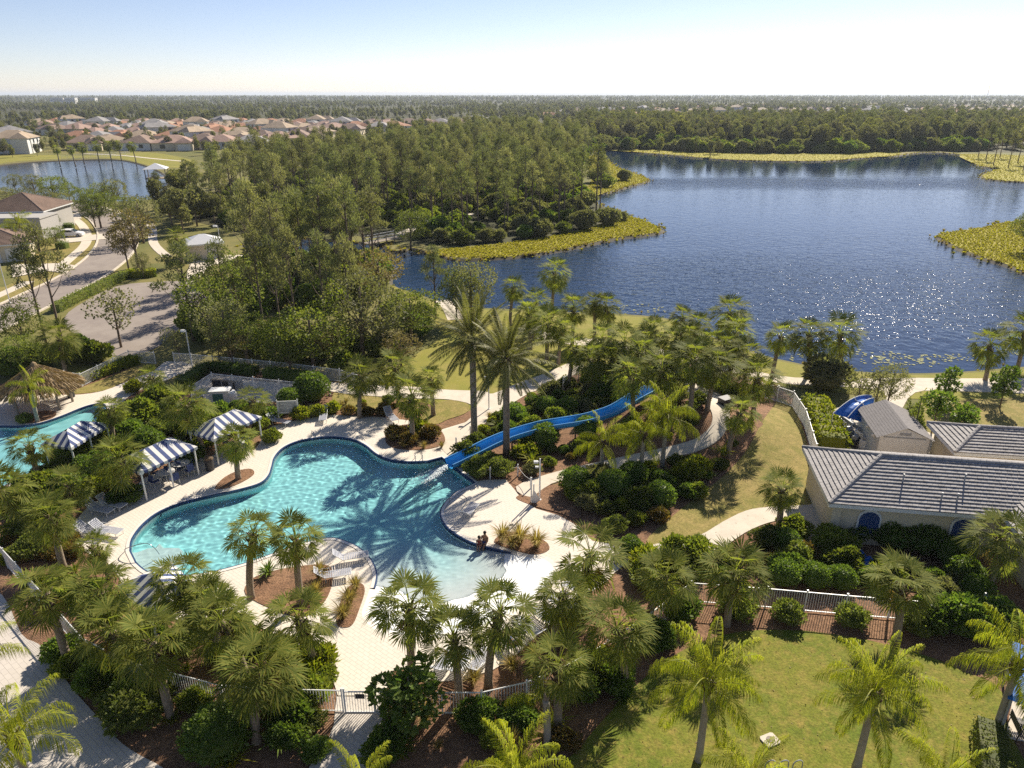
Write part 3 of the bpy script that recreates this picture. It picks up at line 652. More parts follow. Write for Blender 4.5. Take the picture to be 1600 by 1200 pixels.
OAKS = [make_broad('oak', 70 + k, 8, 7.5, L_oak, 7000, .25, 18, .3, .2, .09) for k in range(3)]
GREYS = [make_broad('grey_oak', 80 + k, 8, 7.5, L_oakg, 6000, .25, 17, .3, .2, .085) for k in range(2)]
LIMES = [make_broad('lime_tree', 90 + k, 8, 8, L_lime, 8500, .24, 22, .12, .2, .085) for k in range(2)]
BROWN = [make_broad('russet_tree', 96 + k, 8, 7, L_brown, 2400, .3) for k in range(2)]
SPARSE = [make_broad('sparse_tree', 110 + k, 8, 6, L_oakg, 1300, .3, 11, .3, .16) for k in range(2)]
WOODT = [make_broad('woodland_tree', 120 + k, 14, 9 - k, [L_wood, L_wood2, L_wood3, L_wood][k], 3600, .6, 16, .12, .28, .24) for k in range(4)]
CYP = [tree_parts('cypress', [(0.15 * math.cos(i), .15 * math.sin(i), .6 + i * .5, .95 * (1 - i / 10.5), .55) for i in range(10)], 2600, .3, .07, L_oak, 5, .09, 130, 1.0, limbs=False)]
YOUNG = [make_broad('young_tree', 134 + k, 4.6, 2.7, L_shrub, 1500, .26, 9, .22, .07, .1) for k in range(2)]
def tree(kind, vars_, u, v, H, Href, label, cat='tree', group=None, name=None, wide=1.0, k=None, base=False):
    """tree whose middle of the crown (or whose foot, base=True) the photo shows at (u, v)"""
    p = G(u, v) if base else under(u, v, H * .66); PALM_N[0] += 1; rg = np.random.default_rng(PALM_N[0] * 13)
    cr, tr = vars_[PALM_N[0] % len(vars_) if k is None else k]
    t = thing(name or kind, label, cat, p, rg.uniform(0, 6.28), group); sc = H / Href; t.scale = (sc * wide, sc * wide, sc)
    place('trunk', tr, t); place('crown', cr, t); return t
# ---- shrubs
def leafball(name, rx, rz_, N, leaf, w, mat, seed, up=.2, flat=0.0, lump=.08):
    rg = np.random.default_rng(seed); d = unit(rg.normal(size=(N, 3))); d[:, 2] = np.where(d[:, 2] < -.35, -d[:, 2], d[:, 2])
    lmp = 1 + lump * (np.sin(d[:, 0] * 5 + seed) + np.sin(d[:, 1] * 6 + 2 * seed) + np.sin(d[:, 2] * 7))
    c = d * (rg.uniform(.86, 1.02, N) * lmp)[:, None] * np.array([rx, rx, rz_]) + np.array([0, 0, rz_ * .8])
    Q = leaves(c, d * .8 + rg.normal(size=d.shape) * .6 + np.array([0, 0, up]), leaf * rg.uniform(.6, 1.3, N), w * rg.uniform(.7, 1.3, N), rg)
    mb = MB().ball((0, 0, rz_ * .78), (rx * .84, rx * .84, rz_ * .82), 12, 8)
    q0 = len(mb.v); V = np.concatenate([np.array(mb.v), Q.reshape(-1, 3)])
    me = bpy.data.meshes.new(name); me.from_pydata([tuple(p) for p in V], [], mb.f + [tuple(q0 + 4 * i + j for j in range(4)) for i in range(N)])
    me.materials.append(mat); me.update(); return me
SHR = {'ball': leafball('clipped_shrub', .9, .85, 1500, .13, .045, L_shrub, 5, .1, lump=.045),
       'dark': leafball('dark_shrub', 1.0, .8, 1300, .22, .07, L_shrub, 6, .3), 'bright': leafball('bright_shrub', .8, .6, 700, .34, .07, L_bright, 8, .6, lump=.12),
       'croton': leafball('croton_shrub', .7, .5, 700, .26, .06, L_croton, 9, .6, lump=.12), 'lime': leafball('lime_shrub', 1.0, .75, 1200, .26, .08, L_lime, 10, .4, lump=.12),
       'grey': leafball('grey_shrub', 1.0, .8, 1300, .24, .07, L_oakg, 12, .4, lump=.12), 'olive': leafball('olive_shrub', 1.0, .7, 1200, .22, .06, L_oak, 13, .3, lump=.1)}
def tuft_mesh(name, N, h, spread, w, mat, seed):
    rg = np.random.default_rng(seed); a = rg.uniform(0, 6.28, N); r = rg.uniform(0, .14, N); lean = rg.uniform(.05, spread, N); L = h * rg.uniform(.6, 1.1, N)
    o = np.stack([np.cos(a), np.sin(a), 0 * a], 1); c = o * r[:, None]; s = np.stack([-np.sin(a), np.cos(a), 0 * a], 1) * w; up = np.array([0, 0, 1.])
    m = c + o * (lean * L * .4)[:, None] + up * (L * .62)[:, None]; t = c + o * (lean * L * 1.15)[:, None] + up * (L * (1 - lean * .35))[:, None]
    return quads_to_mesh(name, np.stack([c, m + s, t, m - s], 1), mat)
TUFT = [tuft_mesh('grass_tuft', 190, 1.05, .8, .018, L_grass, 20 + k) for k in range(2)]
FERN = [tuft_mesh('strap_plant', 60, 1.0, 1.0, .05, m, 26) for m in (L_bright, L_shrub, L_lime)]
MARSHT = tuft_mesh('marsh_tuft', 90, .9, 1.0, .05, L_marsh, 30)
SH_N = [0]
def shrub(kind, u, v, s, label, group=None, name=None, sz=1.0):
    SH_N[0] += 1; p = G(u, v); nm = name or {'ball': 'clipped_shrub', 'croton': 'croton', 'bright': 'bright_shrub'}.get(kind, 'shrub')
    o = place(nm, SHR[kind], None, (p.x, p.y, p.z), (0, 0, SH_N[0] * 1.7), (s, s, s * sz)); return tag(o, label, 'shrub', group)
def tuft(u, v, s, label, group=None):
    SH_N[0] += 1; p = G(u, v); o = place('ornamental_grass', TUFT[SH_N[0] % 2], None, p, (0, 0, SH_N[0]), s); return tag(o, label, 'grass', group)
def fern(k, u, v, s, label, group=None):
    SH_N[0] += 1; p = G(u, v); o = place('strap_leaf_plant', FERN[k], None, p, (0, 0, SH_N[0]), s); return tag(o, label, 'plant', group)
def hedge(name, pts, w, h, mat, label, dens=150, leaf=.16, lw=.05, seed=1, cat='hedge', rough=.1):
    rg = np.random.default_rng(seed); P = smooth([tuple(G(u, v)) for u, v in pts], 4, False); V = []; mb = MB(); Q = []
    for a, b in zip(P[:-1], P[1:]):
        a, b = Vector(a), Vector(b); d = b - a; L = d.length; d.normalize(); s = Vector((-d.y, d.x, 0)); n = max(6, int(dens * L))
        c0 = (a + b) / 2; mb.box((c0.x, c0.y, c0.z + h * .46), (L * 1.06, w * .84, h * .92), math.atan2(d.y, d.x))
        t = rg.uniform(0, L, n); face = rg.random(n); per = w + 2 * h; k = face * per
        top = k < w; off = np.where(top, k - w / 2, np.where(k < w + h, -w / 2, w / 2)); z = np.where(top, h, np.where(k < w + h, k - w, k - w - h))
        jit = 1 + rough * np.sin(t * 3.1 + off * 4 + seed) ; off = off * jit; z = z * (1 + rough * .7 * np.sin(t * 2.3 + seed * 2))
        c = np.array(a)[None] + np.outer(t, np.array(d)) + np.outer(off, np.array(s)) + np.outer(z, [0, 0, 1.])
        nrm = np.where(top[:, None], np.array([0, 0, 1.])[None], np.sign(off)[:, None] * np.array(s)[None])
        Q.append(leaves(c, nrm * .8 + rg.normal(size=c.shape) * .6, leaf * rg.uniform(.6, 1.3, n), lw * rg.uniform(.7, 1.3, n), rg))
    Q = np.concatenate(Q); q0 = len(mb.v)
    for q in Q: mb.v += [tuple(p) for p in q]
    mb.f += [tuple(q0 + 4 * i + j for j in range(4)) for i in range(len(Q))]; mb.m += [0] * len(Q)
    return tag(mb.build(name, mat), label, cat)
# ---- scattered masses (uncountable): one object, instances on points
def scatter(name, label, P, srcs, rot, scl, idx):
    """srcs: list of tuples of meshes joined as one instance"""
    me = bpy.data.meshes.new(name); me.vertices.add(len(P)); me.vertices.foreach_set('co', np.asarray(P, np.float32).ravel())
    for an, ty, dat in (('rot', 'FLOAT', rot), ('scl', 'FLOAT', scl), ('idx', 'INT', idx)):
        at = me.attributes.new(an, ty, 'POINT'); at.data.foreach_set('value', np.asarray(dat, np.float32 if ty == 'FLOAT' else np.int32))
    o = place(name, me); o['kind'] = 'stuff'; o['label'] = label
    ng = bpy.data.node_groups.new(name, 'GeometryNodeTree'); ng.interface.new_socket('Geometry', in_out='INPUT', socket_type='NodeSocketGeometry'); ng.interface.new_socket('Geometry', in_out='OUTPUT', socket_type='NodeSocketGeometry')
    N = lambda k: ng.nodes.new(k); gi = N('NodeGroupInput'); go = N('NodeGroupOutput'); ip = N('GeometryNodeInstanceOnPoints'); jn = N('GeometryNodeJoinGeometry'); lk = ng.links.new
    for grp in reversed(srcs):
        j2 = N('GeometryNodeJoinGeometry'); g2 = N('GeometryNodeGeometryToInstance')
        for ob in grp:
            oi = N('GeometryNodeObjectInfo'); oi.inputs['Object'].default_value = ob; oi.transform_space = 'ORIGINAL'; lk(oi.outputs['Geometry'], j2.inputs[0])
        lk(j2.outputs[0], g2.inputs[0]); lk(g2.outputs[0], jn.inputs[0])
    def attr(nm, ty):
        a = N('GeometryNodeInputNamedAttribute'); a.data_type = ty; a.inputs[0].default_value = nm; return a.outputs[0]
    cx = N('ShaderNodeCombineXYZ'); lk(attr('rot', 'FLOAT'), cx.inputs[2])
    lk(gi.outputs[0], ip.inputs['Points']); lk(jn.outputs[0], ip.inputs['Instance']); ip.inputs['Pick Instance'].default_value = True
    lk(attr('idx', 'INT'), ip.inputs['Instance Index']); lk(cx.outputs[0], ip.inputs['Rotation']); lk(attr('scl', 'FLOAT'), ip.inputs['Scale'])
    lk(ip.outputs[0], go.inputs[0]); md = o.modifiers.new('scatter', 'NODES'); md.node_group = ng
    return o
def fill(poly, spacing, jitter=.45, avoid=()):
    P = np.array(poly); x0, y0 = P.min(0); x1, y1 = P.max(0); gx, gy = np.meshgrid(np.arange(x0, x1, spacing), np.arange(y0, y1, spacing))
    gx = gx.ravel() + rng.uniform(-jitter, jitter, gx.size) * spacing; gy = gy.ravel() + rng.uniform(-jitter, jitter, gy.size) * spacing
    k = inside(poly, gx, gy)
    for a in avoid: k &= ~inside(a, gx, gy)
    return np.stack([gx[k], gy[k], 0 * gx[k]], 1)
# ================================================================== built things
V2 = lambda p: Vector((p.x, p.y, 0))
def ang(a, b): return math.atan2(b.y - a.y, b.x - a.x)
PICKM = {}
def fence(label, tops, h=1.35, near=True, gap=.125):
    P = [under(u, v, h) for u, v in tops]; t = thing('picket_fence', label, 'fence', (P[0].x, P[0].y, 0)); o0 = Vector((P[0].x, P[0].y, 0))
    pm = PICKM.setdefault(('pk', h), MB().box((0, 0, h * .52), (.022, .022, h * .9)).mesh('picket', M_white)); po = PICKM.setdefault(('po', h), MB().box((0, 0, h * .53), (.065, .065, h * 1.06)).box((0, 0, h * 1.07), (.085, .085, .02)).mesh('post', M_white))
    for i, (a, b) in enumerate(zip(P[:-1], P[1:])):
        d = b - a; L = d.length; n = max(1, round(L / 2.4)); az = math.atan2(d.y, d.x); mid = (a + b) / 2 - o0; sl = math.atan2(d.z, Vector((d.x, d.y)).length)
        for z in (.12, h * .97):
            place('rail', MB().box((0, 0, 0), (L, .04, .045)).mesh('rail', M_white), t, mid + Vector((0, 0, z)), (0, -sl, az))
        for k in range(n + (i == len(P) - 2)): place('post', po, t, a + d * (k / n) - o0, (0, 0, az))
        m = int(L / gap)
        if near:
            for k in range(1, m): place('picket', pm, t, a + d * (k / m) - o0, (0, 0, az))
        else:
            for j in range(n):
                mb = MB(); q = a + d * (j / n) - o0; w = L / n; kk = int(w / gap)
                for k in range(1, kk): mb.box((w * k / kk, 0, h * .52), (.026, .022, h * .9))
                place('picket_panel', mb.mesh('picket_panel', M_white), t, q, (0, 0, az))['kind'] = 'stuff'
    return t
fence('white picket fence from the left walkway to the pool gate', [(-15, 838), (45, 903), (128, 996), (195, 1031), (262, 1049), (345, 1070), (440, 1076), (533, 1078)])
fence('white picket fence curving away to the right of the pool gate', [(603, 1079), (690, 1081), (752, 1081), (823, 1065), (872, 1045), (915, 1023), (950, 1002)])
fence('long white picket fence behind the front lawn below the grey-roofed building', [(950, 1002), (1010, 962), (1080, 910), (1200, 919), (1325, 930), (1465, 941), (1560, 950), (1540, 929)])
fence('white fence along the yellow hedge near the thatched hut', [(100, 580), (124, 584), (200, 548), (240, 550)], near=False)
fence('white fence in front of the dense trees behind the pump enclosure', [(270, 551), (298, 553), (365, 559), (450, 567), (530, 577), (575, 590)], near=False)
fence('grey-white fence enclosing the pool pumps', [(296, 604), (330, 583), (395, 590), (476, 598)], 1.6, near=False, gap=.1)
fence('white fence down the slope beside the dry side lawn', [(1130, 583), (1217, 604), (1241, 612), (1260, 640), (1277, 695)], 1.5, near=False, gap=.09)
fence('white fence half hidden by palms behind the slide', [(880, 590), (905, 572), (1000, 566), (1060, 562), (1130, 583)], near=False)
fence('low white fence across the far bank of the left pond', [(95, 243), (150, 240), (202, 236)], 1.8, near=False, gap=.2)
# gate
ga, gb = under(536, 1079, 1.35), under(600, 1079, 1.35); gt = thing('pool_gate', 'white metal pool gate with a small dark notice', 'gate', V2(ga)); ez = ang(ga, gb); gl = (gb - ga).length
def gl_(x, y=0.0, z=0.0): return (math.cos(ez) * x - math.sin(ez) * y, math.sin(ez) * x + math.cos(ez) * y, z)
for x in (.02, gl * .74, gl - .02): place('post', MB().box((0, 0, .74), (.085, .085, 1.48)).mesh('gate_post', M_white), gt, gl_(x), (0, 0, ez))
for z in (.1, 1.28): place('rail', MB().box((0, 0, 0), (gl - .1, .045, .05)).mesh('gate_rail', M_white), gt, gl_(gl / 2, 0, z), (0, 0, ez))
for k in range(1, int(gl / .12)): place('picket', PICKM[('pk', 1.35)], gt, gl_(k * gl / int(gl / .12)), (0, 0, ez))
place('notice', MB().box((0, 0, 0), (.42, .02, .26)).mesh('notice', M_black), gt, gl_(gl * .4, -.04, 1.05), (0, 0, ez)); place('latch', MB().box((0, 0, 0), (.08, .1, .16)).mesh('latch', M_black), gt, gl_(gl * .7, -.05, .98), (0, 0, ez))
# ---- striped cabanas
def cabana(label, a, b, depth=2.7, eave=2.35, rise=.75, stripe=.3):
    t = thing('cabana', label, 'cabana', V2(a), ang(a, b)); Wd = (b - a).length; hx = depth / 2; o = .18
    mb = MB()
    def face(w, run, zr, fx):
        n = max(4, round(w / stripe)); 
        for i in range(n):
            x0, x1 = w * i / n, w * (i + 1) / n; f = lambda x: max(0, min(1, x / run, (w - x) / run)) if run < w / 2 + 1e-6 else max(0, min(x, w - x) / (w / 2))
            xs = [x0, x1]; 
            q = [fx(x0, 0), fx(x1, 0), fx(x1, f(x1)), fx(x0, f(x0))]; mb.add([(p[0], p[1], p[2]) for p in q], [(0, 1, 2, 3)], i % 2)
            e0, e1 = fx(x0, 0), fx(x1, 0); em = ((e0[0] + e1[0]) / 2, (e0[1] + e1[1]) / 2)
            mb.add([e0, e1, (e1[0], e1[1], e1[2] - .16), (em[0], em[1], e0[2] - .24), (e0[0], e0[1], e0[2] - .16)], [(0, 1, 2, 3, 4)], i % 2)
    w = Wd + 2 * o; d = depth + 2 * o; run = d / 2; prof = lambda f: eave + rise * (f ** .85)
    face(w, run, rise, lambda x, f: (x - o, -o + f * d / 2, prof(f)))
    face(w, run, rise, lambda x, f: (x - o, depth + o - f * d / 2, prof(f)))
    face(d, run, rise, lambda y, f: (-o + f * run, y - o, prof(f)))
    face(d, run, rise, lambda y, f: (Wd + o - f * run, y - o, prof(f)))
    cn = place('canopy', mb.mesh('canopy', [M_canvas, M_navy]), t)
    for x in (0, Wd / 2, Wd):
        for y in (0, depth): place('post', MB().tube([(0, 0, 0), (0, 0, eave + .05)], .06, 8).mesh('cabana_post', M_white), t, (x, y, 0))
    fr = MB()
    for y in (0, depth): fr.tube([(0, y, eave - .03), (Wd, y, eave - .03)], .03, 5)
    for x in (0, Wd): fr.tube([(x, 0, eave - .03), (x, depth, eave - .03)], .03, 5)
    place('frame', fr.mesh('cabana_frame', M_white), t); return t
cabana('blue striped cabana shading white tables beside the main pool', G(230, 783), G(311, 743))
cabana('blue striped cabana behind a palm at the deck corner near the sign', G(342, 728), G(410, 693))
cabana('striped cabana half hidden by palms on the edge of the side pool', G(122, 742), G(176, 706), 2.2)
q = under(214, 925, 2.7); cabana('striped cabana under palms at the lower left pool edge', q + Vector((-1.3, 1.0, 0)), q + Vector((1.4, -1.5, 0)), 2.4)
# ---- tables, chairs, loungers
def chair_proto():
    t = thing('patio_chair', '', 'chair'); place('seat', MB().box((0, 0, .43), (.5, .5, .04)).mesh('seat', M_navy), t)
    place('backrest', MB().box((0, -.27, .72), (.5, .03, .5), M=Matrix.Rotation(-.2, 3, 'X')).mesh('backrest', M_navy), t)
    for x in (-.24, .24):
        for y in (-.24, .24): place('leg', MB().tube([(x, y, 0), (x * .96, y * .96, .45)], .016, 5).mesh('leg', M_white), t)
        place('armrest', MB().tube([(x, .24, .44), (x, .22, .64), (x, -.28, .68)], .016, 5).mesh('armrest', M_white), t)
    return t
def table_proto():
    t = thing('patio_table', '', 'table'); place('table_top', MB().tube([(0, 0, .70), (0, 0, .735)], .62, 20).mesh('table_top', M_canvas), t)
    for k in range(4):
        a = k * PI / 2 + .4; place('leg', MB().tube([(math.cos(a) * .4, math.sin(a) * .4, 0), (math.cos(a) * .3, math.sin(a) * .3, .7)], .02, 5).mesh('leg', M_white), t)
    return t
def lounger_proto():
    t = thing('sun_lounger', '', 'lounger'); fr = MB()
    for y in (-.31, .31): fr.tube([(-.5, y, .36), (1.0, y, .36)], .02, 6); fr.tube([(-.5, y, .36), (-1.05, y, .86)], .02, 6); fr.tube([(-.2, y * 1.06, .36), (-.2, y * 1.06, .56), (-.66, y * 1.06, .58)], .017, 5)
    for x in (-.5, 1.0): fr.tube([(x, -.31, .36), (x, .31, .36)], .018, 5)
    fr.tube([(-1.05, -.31, .86), (-1.05, .31, .86)], .018, 5); place('frame', fr.mesh('lounger_frame', M_white), t)
    sl = MB(); bk = MB()
    for k in range(15): sl.box((-.46 + k * .1, 0, .37), (.072, .6, .012))
    for k in range(7):
        f = (k + .5) / 7; bk.box((-.5 - .55 * f, 0, .37 + .5 * f), (.075, .6, .012), M=Matrix.Rotation(.74, 3, 'Y'))
    place('seat', sl.mesh('lounger_seat', M_sling), t); place('backrest', bk.mesh('lounger_back', M_sling), t)
    for x in (-.45, .85):
        for y in (-.31, .31): place('leg', MB().tube([(x, y, 0), (x, y, .36)], .02, 6).mesh('leg', M_white), t)
    return t
M_sling = mat_plain('sling', (.36, .37, .42), .7, var=.1)
PROTO = {}
def furnish(kind, fn, p, rz, label, group):
    if kind not in PROTO: o = PROTO[kind] = fn()
    else: o = copy_tree(PROTO[kind])
    o.location = (p.x, p.y, .07 + p.z); o.rotation_euler = (0, 0, rz); o['label'] = label; o['group'] = group; return o
for i, (u, v, lb) in enumerate([(262, 752, 'round white table under the striped cabana by the pool, nearer its left post'), (285, 738, 'round white table under the striped cabana by the pool, nearer its right post'), (372, 706, 'round white table under the cabana near the sign')]):
    p = G(u, v); furnish('table', table_proto, p, i, lb, 'tables under the cabanas')
    for k, (a, w) in enumerate(((-.6, 'front right'), (1.2, 'back right'), (2.7, 'back left'), (4.2, 'front left'))):
        furnish('chair', chair_proto, p + Vector((math.cos(a) * .95, math.sin(a) * .95, 0)), a + PI / 2, f'navy patio chair at the {w} of the ' + ['left cabana table', 'right cabana table', 'table in the cabana near the sign'][i], 'patio chairs under the cabanas')
LB = [(158, 803, -18, 'lounger left of the main pool, front one of the pair beside the cabana'), (178, 795, -18, 'lounger left of the main pool, rear one of the pair beside the cabana'), (148, 838, -10, 'lounger on the deck behind the palm left of the handrail'), (170, 836, -14, 'lounger lying nearest the left pool end'),
      (550, 878, 15, 'upper lounger on the rounded deck tongue by two palms'), (522, 906, 15, 'lower lounger on the rounded deck tongue by two palms'), (437, 664, -20, 'lounger on the far deck just right of the signboard'), (506, 656, -80, 'lounger at the far deck edge before the yellow shrubs'), (612, 657, -60, 'lounger in palm shade on the far deck'),
      (733, 806, 68, 'lone lounger on the sunny deck beside the pool handrail'), (694, 1044, 66, 'lounger left-most in the row behind the leafy bush'), (720, 1048, 66, 'lounger in the middle of the row behind the leafy bush'), (748, 1044, 66, 'lounger right-most in the row behind the leafy bush'),
      (793, 1012, 125, 'lounger with a reclining person in the front deck row'), (826, 992, 130, 'lounger on the front deck just right of the reclining person'), (850, 972, 132, 'lounger on the front deck in the curve of the palms'), (876, 952, 135, 'lounger behind the palm at the right front of the deck'), (903, 930, 140, 'lounger furthest right on the front deck')]
for u, v, a, lb in LB: furnish('lounger', lounger_proto, G(u, v), R(a), 'grey strapped ' + lb, 'sun loungers round the pool')
# ---- slide
sl = [(1030, 606, 3.15), (1017, 610, 3.05), (990, 624, 2.75), (960, 642, 2.3), (920, 655, 1.95), (880, 662, 1.75), (845, 668, 1.55), (800, 681, 1.2), (770, 693, .95), (740, 708, .68), (717, 719, .45), (702, 726, .32)]
SP = smooth([tuple(C(*q)) for q in sl], 4, False); st = thing('water_slide', 'bright blue water slide running down from the mound into the pool', 'slide', (SP[-1][0], SP[-1][1], 0)); o0 = Vector((SP[-1][0], SP[-1][1], 0))
def sweep(P, prof, mat, name, smooth_=True):
    mb = MB(); n = len(prof); V = []
    for i, p in enumerate(P):
        d = (Vector(P[min(i + 1, len(P) - 1)]) - Vector(P[max(i - 1, 0)])).normalized(); s = d.cross(Vector((0, 0, 1))).normalized(); up = s.cross(d)
        V += [Vector(p) - o0 + s * a + up * b for a, b in prof]
    mb.add(V, [(i * n + k, i * n + (k + 1) % n, (i + 1) * n + (k + 1) % n, (i + 1) * n + k) for i in range(len(P) - 1) for k in range(n)]); return mb.mesh(name, mat, smooth_)
pr = [(.56 * math.cos(a), .12 + .42 * math.sin(a)) for a in np.linspace(PI, 2 * PI, 11)]; pr = [(-.56, .26)] + pr + [(.56, .26)]; pr += [(x * 1.07, y - .05) for x, y in pr[::-1]]
place('trough', sweep(SP, pr, M_blue, 'slide_trough'), st)
for sg in (-1, 1):
    rp = [(sg * .6 + .055 * math.cos(a), .26 + .045 * math.sin(a)) for a in np.linspace(0, 2 * PI, 7)[:-1]]; place('rim', sweep(SP, rp, M_rim if 'M_rim' in globals() else globals().setdefault('M_rim', mat_plain('slide_rim', (.16, .42, .78), .3, var=.05)), 'slide_rim'), st)
for i in range(2, len(SP) - 2, 3):                     # flanged joints between the slide's sections
    q_ = [Vector(SP[i]), Vector(SP[i]).lerp(Vector(SP[i + 1]), .06)]; place('joint_flange', sweep([tuple(q_[0]), tuple(q_[1])], [(x * 1.1, y * 1.02 - .03) for x, y in pr], M_rim, 'joint_flange'), st)
for i in range(3, len(SP) - 4, 5):
    p = Vector(SP[i]); g = hz(p.x, p.y)
    if p.z - g > .35: place('support', MB().tube([(p.x - o0.x, p.y - o0.y, g - .1), (p.x - o0.x, p.y - o0.y, p.z - .3)], .07, 6).mesh('slide_support', M_steel), st)
sp = MB(); rg = np.random.default_rng(5); s0, s1 = C(697, 731, 0), C(655, 752, 0)
for k in range(1700):
    t = rg.random() ** 1.5; w = .10 + .8 * t; c = s0.lerp(s1, t); sp.ball((c.x + rg.normal() * w * .5, c.y + rg.normal() * w * .5, WATER_Z + rg.uniform(0, .28) * (1 - t) ** 2), (rg.uniform(.012, .06) * (1.2 - .6 * t),) * 2 + (rg.uniform(.008, .03),), 5, 4)
M_foam = mat_plain('foam', (.85, .9, .9), .6, var=.03); o = sp.build('splash', M_foam, smooth=True); o['kind'] = 'stuff'; o['label'] = 'white foam where the slide enters the pool'
# start platform on the mound
pf = under(1060, 606, 0.1); o = thing('slide_platform', 'pale start platform with handrail at the top of the slide', 'platform', (pf.x, pf.y, hz(pf.x, pf.y)))
place('slab', MB().box((0, 0, .12), (3.4, 1.6, .5)).mesh('slab', M_conc), o)
for x in (-1.6, -.3, 1.0): place('rail_post', MB().tube([(x, .7, .3), (x, .7, 1.4)], .03, 6).mesh('rail_post', M_steel), o)
place('handrail', MB().tube([(-1.6, .7, 1.4), (1.0, .7, 1.4)], .03, 6).mesh('handrail', M_steel), o)
bx_ = G(1133, 634); o = MB().box((0, 0, .35), (1.0, .8, .7)).box((0, 0, .72), (1.06, .86, .05)).build('storage_box', M_black, None, (bx_.x, bx_.y, bx_.z), (0, 0, .5)); tag(o, 'black storage box on the mound beside the white ramp', 'box')
# ---- handrails and ladders
def rail(label, pts, name='pool_handrail', r=.024, cat='handrail'):
    P = [C(*q) for q in pts]; o = MB().tube(smooth([tuple(p - V2(P[0])) for p in P], 4, False), r, 6).build(name, M_steel, None, V2(P[0]), smooth=True); return tag(o, label, cat)
rail('long steel handrail over the left steps of the main pool', [(196, 861, .05), (197, 857, .5), (226, 849, .85), (240, 855, .6), (249, 866, .0)])
rail('steel handrail beside the lone lounger at the pool corner', [(694, 790, -.2), (694, 781, .75), (716, 778, .8), (726, 782, .55), (729, 785, .05)])
rail('small second steel handrail near the slide corner of the pool', [(702, 786, -.2), (704, 776, .75), (722, 774, .8), (730, 780, .05)])
rail('thin steel handrail on the far rounded pool end', [(487, 682, .05), (487, 673, .8), (493, 681, .75), (494, 692, -.2)])
lt = thing('pool_ladder', 'steel ladder into the deep end below the shrub island', 'ladder', V2(G(655, 720))); lp = V2(G(655, 720))
for u in (649, 660): place('side_rail', MB().tube(smooth([tuple(C(*q) - lp) for q in ((u - 1, 716, .06), (u - 1, 708, .7), (u, 711, .75), (u + .5, 722, .0), (u + .5, 727, -.6))], 3, False), .025, 6).mesh('side_rail', M_steel), lt)
for z in (-.15, -.4): place('rung', MB().tube([tuple(C(649.5, 724, 0) - lp + Vector((0, 0, z))), tuple(C(660.5, 724, 0) - lp + Vector((0, 0, z)))], .02, 5).mesh('rung', M_steel), lt)
# ---- poles, bollards, signs, bins
def pole(label, u, v, h, heads=(), name='lamp_post', r=.06, cat='lamp post'):
    p = G(u, v); t = thing(name, label, cat, p); place('pole', MB().tube([(0, 0, 0), (0, 0, h)], [r, r * .8], 8).mesh('pole', M_white), t); place('base', MB().tube([(0, 0, 0), (0, 0, .1)], r * 2.2, 10).mesh('base', M_white), t)
    for dx, dz, s in heads: place('lamp_head' if 'lamp' in name else 'camera_head', MB().box((dx, 0, dz), (s, s * .55, s * .5)).tube([(0, 0, dz), (dx, 0, dz)], .02, 5).mesh('head', M_white), t)
    return t
pole('tall white lamp post where the fence meets the hut lawn', 301, 577, 4.2, [(-.3, 4.1, .4)])
pole('white lamp post at the bend of the path by the date palms', 764, 640, 3.2, [(-.22, 3.1, .3)])
pole('white post with two security cameras beside the slide ramp', 843, 782, 3.25, [(-.28, 3.0, .3), (-.22, 2.62, .22)], 'camera_post', cat='post')
pole('white lamp post in front of the left houses', 16, 474, 5.5, [(-.5, 5.4, .5)]); pole('white street lamp beside the small cream building', 346, 392, 4.5, [(-.5, 4.4, .6)])
pole('slim grey post beside the left date palm', 744, 655, 1.9, [], 'marker_post', .05, 'post')
sh = G(830, 786); t = thing('shower_post', 'pair of white outdoor shower posts with a hanging towel', 'shower', sh)
for x, h in ((0, 2.0), (.16, 1.5)): place('post', MB().tube([(x, 0, 0), (x, 0, h)], .05, 7).mesh('post', M_white), t)
place('towel', MB().add([(.1, -.08, .95), (.22, -.06, 1.0), (.62, -.1, .35), (.3, -.12, .05), (.02, -.1, .1), (.12, -.02, .95), (.6, -.06, .33), (.28, -.06, .05)], [(0, 1, 2, 3, 4), (5, 6, 7), (1, 5, 6, 2)]).mesh('towel', M_canvas), t)
def rope_barrier(label, posts, h=.95):
    P = [G(u, v) for u, v in posts]; t = thing('rope_barrier', label, 'barrier', V2(P[0])); b = V2(P[0])
    for p in P: place('post', MB().tube([(0, 0, 0), (0, 0, h)], .055, 7).ball((0, 0, h), .06, 7, 5).mesh('post', M_white), t, p - b)
    for a, c in zip(P[:-1], P[1:]):
        pts = [a.lerp(c, k / 8) - b + Vector((0, 0, h * .85 - .16 * math.sin(PI * k / 8))) for k in range(9)]; place('rope', MB().tube(pts, .016, 5).mesh('rope', M_canvas), t)
rope_barrier('rope between two white posts left of the slide end', [(713, 701), (735, 683)]); rope_barrier('rope on white posts along the shrubs right of the slide end', [(732, 741), (766, 749), (809, 744), (829, 765)])
p = G(452, 656); t = thing('signboard', 'grey signboard on two white posts behind the far deck', 'sign', p, .12)
for x in (-.85, .85): place('post', MB().tube([(x, 0, 0), (x, 0, 1.9)], .05, 6).mesh('post', M_white), t)
sb = place('board', MB().box((0, 0, 1.2), (1.6, .05, 1.15)).mesh('board', M_whitewall), t); place('panel', MB().box((0, -.032, 1.25), (1.46, .012, .9)).mesh('panel', M_grey), t)
for k in range(6): place('text_line', MB().box((-.1 * (k % 2), -.042, 1.6 - k * .13), (1.1 - .2 * (k % 3), .006, .035)).mesh('text_line', M_white), t)
